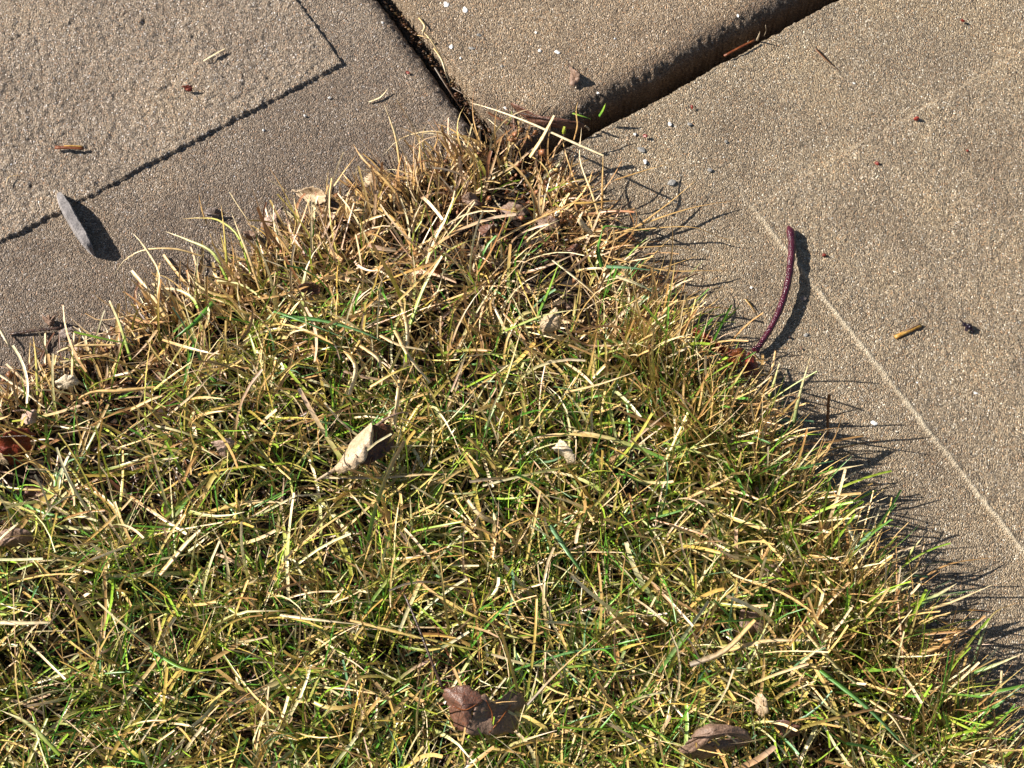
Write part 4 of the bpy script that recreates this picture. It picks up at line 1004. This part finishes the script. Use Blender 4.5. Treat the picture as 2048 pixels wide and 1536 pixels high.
o = ob('leaf_blade', me, parent=RL); o['label'] = 'rusty shaded inside'; solid(o)
for k_, f_ in enumerate((0.22, 0.44, 0.66, 0.86)):
    a_p = (664 + 77 * f_ + 4, 940 - 92 * f_ ** 0.95, 20.5 + 3 * f_); b_p = (676 + 70 * f_ ** 0.6 - 2, 946 - 84 * f_ ** 1.4, 23 + 8 * math.sin(f_ * 2.6) - 3)
    mid_p = ((a_p[0] + b_p[0]) / 2 + 3, (a_p[1] + b_p[1]) / 2 + 2, max(a_p[2], b_p[2]) + 3.2)
    ob('leaf_vein', tube('leaf_vein', [np.array(at(*p)) - c for p in (a_p, mid_p, b_p)], 0.00022, 0.00018, M['umber'], n=12, k=5), parent=RL)
ob('leaf_stalk', tube('leaf_stalk', [np.array(at(*p)) - c for p in ((672, 938, 20), (652, 950, 20), (632, 962, 19))], 0.0010, 0.0006, M['tan'], n=12, k=8), parent=RL)
ob('leaf_stalk', tube('leaf_stalk', [np.array(at(*p)) - c for p in ((752, 852, 28), (775, 836, 30), (800, 826, 31), (814, 826, 30))], 0.0007, 0.0003, M['umber'], n=14, k=8), parent=RL)

# the leaf with the long purple stalk
c = np.array(at(1518, 702, 4))
r = root_empty('stalked_leaf', c, 'crumpled red and orange leaf with a long glossy purple stalk on the buff slab', 'leaf')
def wrink(f): return 1 + 0.07 * math.sin(f * 60 + 3 * math.sin(f * 11)) * (0.3 + f) + 0.22 * (f < 0.03) + 0.10 * math.exp(-((f - 0.33) / 0.012) ** 2) + 0.12 * math.exp(-((f - 0.74) / 0.015) ** 2)
pts = [(1513, 699, 3), (1524, 684, 4), (1545, 650, 5.2), (1563, 610, 5.8), (1576, 565, 6), (1582, 520, 5.6), (1584, 490, 5), (1582, 468, 4), (1577, 453, 3.6)]
def rst(f): return wrink(f) * (0.86 + 0.26 * f) * (1 if f < 0.93 else max(0.35, 1 - (f - 0.93) * 9))
ob('leaf_stalk', tube('leaf_stalk', [np.array(at(*p)) - c for p in pts], 0.00155, 0.00185, M['purple'], n=90, k=14, rfun=rst), parent=r)
me = blob('stalk_base', sx=0.0022, sy=0.0019, sz=0.0017, seed=91, mats=M['purple']); ob('stalk_base', me, parent=r, loc=np.array(at(1513, 699, 3.5)) - c)
parts_ = [
    ([(1372, 650, 6), (1390, 654, 8), (1420, 674, 9), (1448, 692, 9), (1470, 702, 8), (1462, 708, 5), (1440, 706, 3), (1415, 700, 3), (1396, 680, 3), (1382, 664, 3)], (1422, 686, 7), 'rust', 'red', 2, 31, 'red curled lobe'),
    ([(1440, 710, 7), (1462, 700, 10), (1485, 697, 11), (1492, 706, 10), (1490, 722, 9), (1478, 736, 7), (1466, 726, 7), (1448, 722, 6)], (1470, 712, 10), 'orange', 'rust', 2, 32, 'orange lobe'),
    ([(1478, 728, 6), (1470, 742, 5), (1448, 748, 4), (1440, 744, 5), (1455, 732, 6), (1466, 728, 7)], (1460, 737, 6), 'orange', 'rust', 1, 33, 'orange lobe'),
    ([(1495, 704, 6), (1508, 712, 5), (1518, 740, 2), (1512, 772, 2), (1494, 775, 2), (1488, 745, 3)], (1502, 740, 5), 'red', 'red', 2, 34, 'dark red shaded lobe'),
]
for outl, cen, t_, b_m, bu, sd_, lb in parts_:
    up_ = 9 if t_ == 'orange' else 5
    outl = [(x_, y_, z_ + up_) for x_, y_, z_ in outl]; cen = (cen[0], cen[1], cen[2] + up_)
    me, _ = sheet('leaf_lobe', outl, cen, t_, b_m, bulge=bu, seed=sd_, origin=c, crinkle=1.2)
    o = ob('leaf_lobe', me, parent=r); o['label'] = lb; solid(o)
B([(1500, 702, 5), (1520, 722, 6), (1534, 742, 5)], 1.2, ('tan', 'gold'), 'short golden straw right below the foot of the purple stalk', group=gl, name='straw', cat='straw')

# ------------------------------------------------------------------ wood chip standing on edge
p0 = np.array(at(117, 387, 1.4)); p1 = np.array(at(188, 512, 0.3)); p0[2] = p1[2] = 0.0006
Lc = np.linalg.norm(p1 - p0); ax = (p1 - p0) / Lc; sd_v = np.array([-ax[1], ax[0], 0.0])
if sd_v[0] > 0: sd_v = -sd_v
V = []; n, m = 40, 16
TILTC = math.radians(-3)
hv = np.array([0, 0, math.cos(TILTC)]) + sd_v * math.sin(TILTC) * -1
for side in (0, 1):
    for i in range(n):
        f = i / (n - 1)
        h = 0.0078 * (max(0.0, 1 - abs(2 * f - 1) ** (3 if f < 0.5 else 14))) ** 0.6 + 0.001
        bow = 0.0006 * math.sin(f * math.pi)
        for j in range(m):
            g_ = j / (m - 1)
            tk = 0.0046 * (1 - abs(2 * f - 1) ** 4) * (0.75 + 0.25 * math.sin(g_ * math.pi)) + 0.0004
            gr = 0.00022 * math.sin(j * 2.4 + math.sin(f * 9) * 1.5) + 0.00015 * random.uniform(-1, 1)
            q = ax * Lc * f + hv * h * g_ + sd_v * (bow + (tk * 0.5 if side == 0 else -tk * 0.5) + gr)
            V.append(q)
ids = lambda s, i, j: s * n * m + i * m + j
Fs = []
for s in (0, 1):
    for i in range(n - 1):
        for j in range(m - 1):
            f4 = (ids(s, i, j), ids(s, i + 1, j), ids(s, i + 1, j + 1), ids(s, i, j + 1))
            Fs.append(f4 if s else f4[::-1])
for i in range(n - 1):
    Fs.append((ids(0, i, m - 1), ids(0, i + 1, m - 1), ids(1, i + 1, m - 1), ids(1, i, m - 1)))
    Fs.append((ids(0, i, 0), ids(1, i, 0), ids(1, i + 1, 0), ids(0, i + 1, 0)))
for j in range(m - 1):
    Fs.append((ids(0, 0, j), ids(0, 0, j + 1), ids(1, 0, j + 1), ids(1, 0, j)))
    Fs.append((ids(0, n - 1, j), ids(1, n - 1, j), ids(1, n - 1, j + 1), ids(0, n - 1, j + 1)))
me = bpy.data.meshes.new('wood_chip'); me.from_pydata([tuple(v) for v in V], [], Fs); me.materials.append(M['bark']); me.update()
chip = ob('wood_chip', me, loc=p0, label='grey weathered wood chip standing on edge on the grey slab', cat='wood chip')

# ------------------------------------------------------------------ small bits on the slabs
def bit(px, py, z, sx, sy, sz, m_, name, label, cat, rot=0.0, seed=0, group=gl):
    p = at(px, py, z); me = blob(name, sx=sx * 0.001, sy=sy * 0.001, sz=sz * 0.001, seed=seed, mats=M[m_], jit=0.5)
    o = ob(name, me, label=label, cat=cat, group=group, loc=(p[0], p[1], p[2])); o.rotation_euler = (0.2, 0.1, rot); return o
bit(1833, 237, 2.4, 1.5, 1.2, 1.4, 'redbit', 'dried_bud', 'largest red bud on the buff slab, below the ridge at upper right', 'bud', 0.5, 1)
bit(1926, 41, 1.6, 1.3, 0.9, 0.9, 'redbit', 'dried_bud', 'red bud near the top right corner of the buff slab', 'bud', 0.2, 2)
bit(1755, 327, 1.6, 1.6, 0.9, 0.9, 'redbit', 'dried_bud', 'dark red bud on the buff slab left of the largest one', 'bud', -0.5, 3)
bit(1649, 510, 1.9, 1.2, 1.2, 1.0, 'redbit', 'dried_bud', 'red bud just right of the purple stalk tip', 'bud', 0.9, 4)
bit(1936, 302, 1.5, 0.9, 0.8, 0.7, 'redbit', 'dried_bud', 'tiny red bud below and right of the largest one', 'bud', 0, 5)
bit(1985, 358, 1.4, 0.4, 0.4, 0.4, 'redbit', 'dried_bud', 'speck of red bud farthest right on the buff slab', 'bud', 0, 6)
bit(1384, 214, 1.4, 0.8, 1.5, 0.6, 'redbit', 'dried_bud', 'brown red bud near the edge of the buff slab by the joint', 'bud', 0.2, 7)
bit(1291, 272, 1.4, 1.5, 0.9, 0.8, 'redbit', 'dried_bud', 'flat red bud on the buff slab corner by the pale stems', 'bud', -0.2, 8)
bit(1606, 597, 1.5, 1.9, 1.2, 0.5, 'grey', 'leaf_crumb', 'grey leaf crumb on the ridge right of the purple stalk', 'leaf crumb', 0.1, 9)
bit(1580, 674, 1.2, 0.9, 0.7, 0.6, 'dark', 'leaf_crumb', 'small dark speck right of the foot of the purple stalk', 'leaf crumb', 0.1, 10)
bit(1602, 696, 1.2, 1.2, 0.5, 0.4, 'umber', 'leaf_crumb', 'brown speck right of the foot of the purple stalk', 'leaf crumb', -0.8, 11)
bit(816, 145, 1.4, 1.2, 0.8, 0.6, 'redbit', 'dried_bud', 'reddish bud on the grey slab by the joint', 'bud', 0, 12)
# dark berry cluster
pb = np.array(at(1936, 655, 2.5)); r = root_empty('crushed_berry', pb, 'glossy black crushed berry on the right of the buff slab', 'berry')
for i, (dx, dy, dz, s_) in enumerate(((-1.6, 1.4, 0, 1.4), (0, 0.6, 0.8, 1.8), (1.6, -0.6, 0.2, 1.6), (-0.6, -1.0, 0.1, 1.3), (0.6, 1.6, -0.2, 1.1), (2.6, -1.3, -0.8, 1.0))):
    me = blob('berry_seed', sx=0.001 * s_, sy=0.0009 * s_, sz=0.0008 * s_, seed=70 + i, mats=M['berry'])
    ob('berry_seed', me, parent=r, loc=(dx * 0.001, dy * 0.001, dz * 0.001))
ob('berry_stem', tube('berry_stem', [np.array((-0.0015, 0.0015, 0)), np.array((-0.003, 0.0028, 0.0004)), np.array((-0.0036, 0.0040, 0))], 0.0004, 0.0003, M['berry'], n=8, k=6), parent=r)

def splinter(p, q, w, h, m_, label, name='splinter', group=gl):
    P0 = np.array(at(*p)); P1 = np.array(at(*q)); c_ = (P0 + P1) / 2
    r_ = ob(name, tube(name, [P0 - c_, (P0 + P1) / 2 - c_ + np.array([0, 0, 0.0004]), P1 - c_], w * 0.001, w * 0.0009, M[m_], n=8, k=6, flat=h), label=label, cat='splinter', group=group, loc=c_)
    return r_
splinter((1790, 675, 1.6), (1842, 650, 1.8), 1.1, 0.55, 'orange', 'orange wood splinter on the buff slab between ridge and berry')
splinter((1803, 666, 2.2), (1840, 648, 2.3), 0.35, 0.6, 'umber', 'dark edge splinter lying on the orange splinter')
splinter((110, 295, 3.6), (168, 297, 3.8), 1.0, 0.5, 'rust', 'orange brown splinter on the rough panel above the wood chip')
splinter((128, 292, 4.2), (166, 293, 4.4), 0.4, 0.5, 'orange', 'pale orange sliver on top of the brown splinter')
splinter((18, 668, 1.5), (126, 655, 3.0), 0.8, 0.5, 'dark', 'long black twig by the lawn edge at the far left', name='twig')
splinter((1448, 112, 2.5), (1510, 80, 3), 0.7, 0.5, 'rust', 'rusty pine needle caught in the dark joint at upper right', name='needle', group=gj)
leaf('tiny dark red leaf fragment on the rough panel of the grey slab',
     [(362, 172, 5), (372, 170, 6), (384, 172, 5.5), (385, 181, 3.6), (377, 184, 3.6), (371, 177, 4)], (376, 176, 4.6), 'red', 'red', bulge=0.5, seed=41, group='leaf scraps on the slabs')
leaf('small pale star shaped leaf scrap above the black twig at the far left',
     [(84, 630, 4), (92, 636, 1), (98, 628, 6), (101, 637, 2), (113, 631, 6), (108, 645, 3), (102, 655, 1.5), (96, 648, 2), (88, 642, 2)], (100, 642, 4.5), 'pink', 'umber', bulge=0.5, seed=42, group='leaf scraps on the slabs')
leaf('grey pinkish flat leaf scrap right of the black twig at the far left',
     [(118, 665, 3), (130, 656, 6), (145, 655, 8), (143, 668, 6), (132, 676, 3), (120, 675, 2)], (132, 666, 5), 'pink', 'grey', bulge=0.5, seed=43, group='leaf scraps on the slabs')
# white fibres caught on the slab edge
for k, pts in enumerate((((1514, 80, 0.5), (1518, 70, 6), (1520, 63, 9)), ((1528, 72, 0.5), (1532, 62, 7), (1531, 50, 11)), ((1495, 90, 0), (1495, 85, 3), (1497, 81, 4)))):
    pp = [np.array(at(*p)) for p in pts]; c_ = pp[0]
    ob('fibre', tube('fibre', [p - c_ for p in pp], (0.0006, 0.00012, 0.00015)[k], 0.0001, M['pale'], n=10, k=5), label=('short white fibre tuft on the slab edge by the dark joint', 'hair thin curved white fibre beside the short tuft', 'tiny fibre left of the short tuft')[k], cat='fibre', loc=c_, group='white fibres on the slab edge')
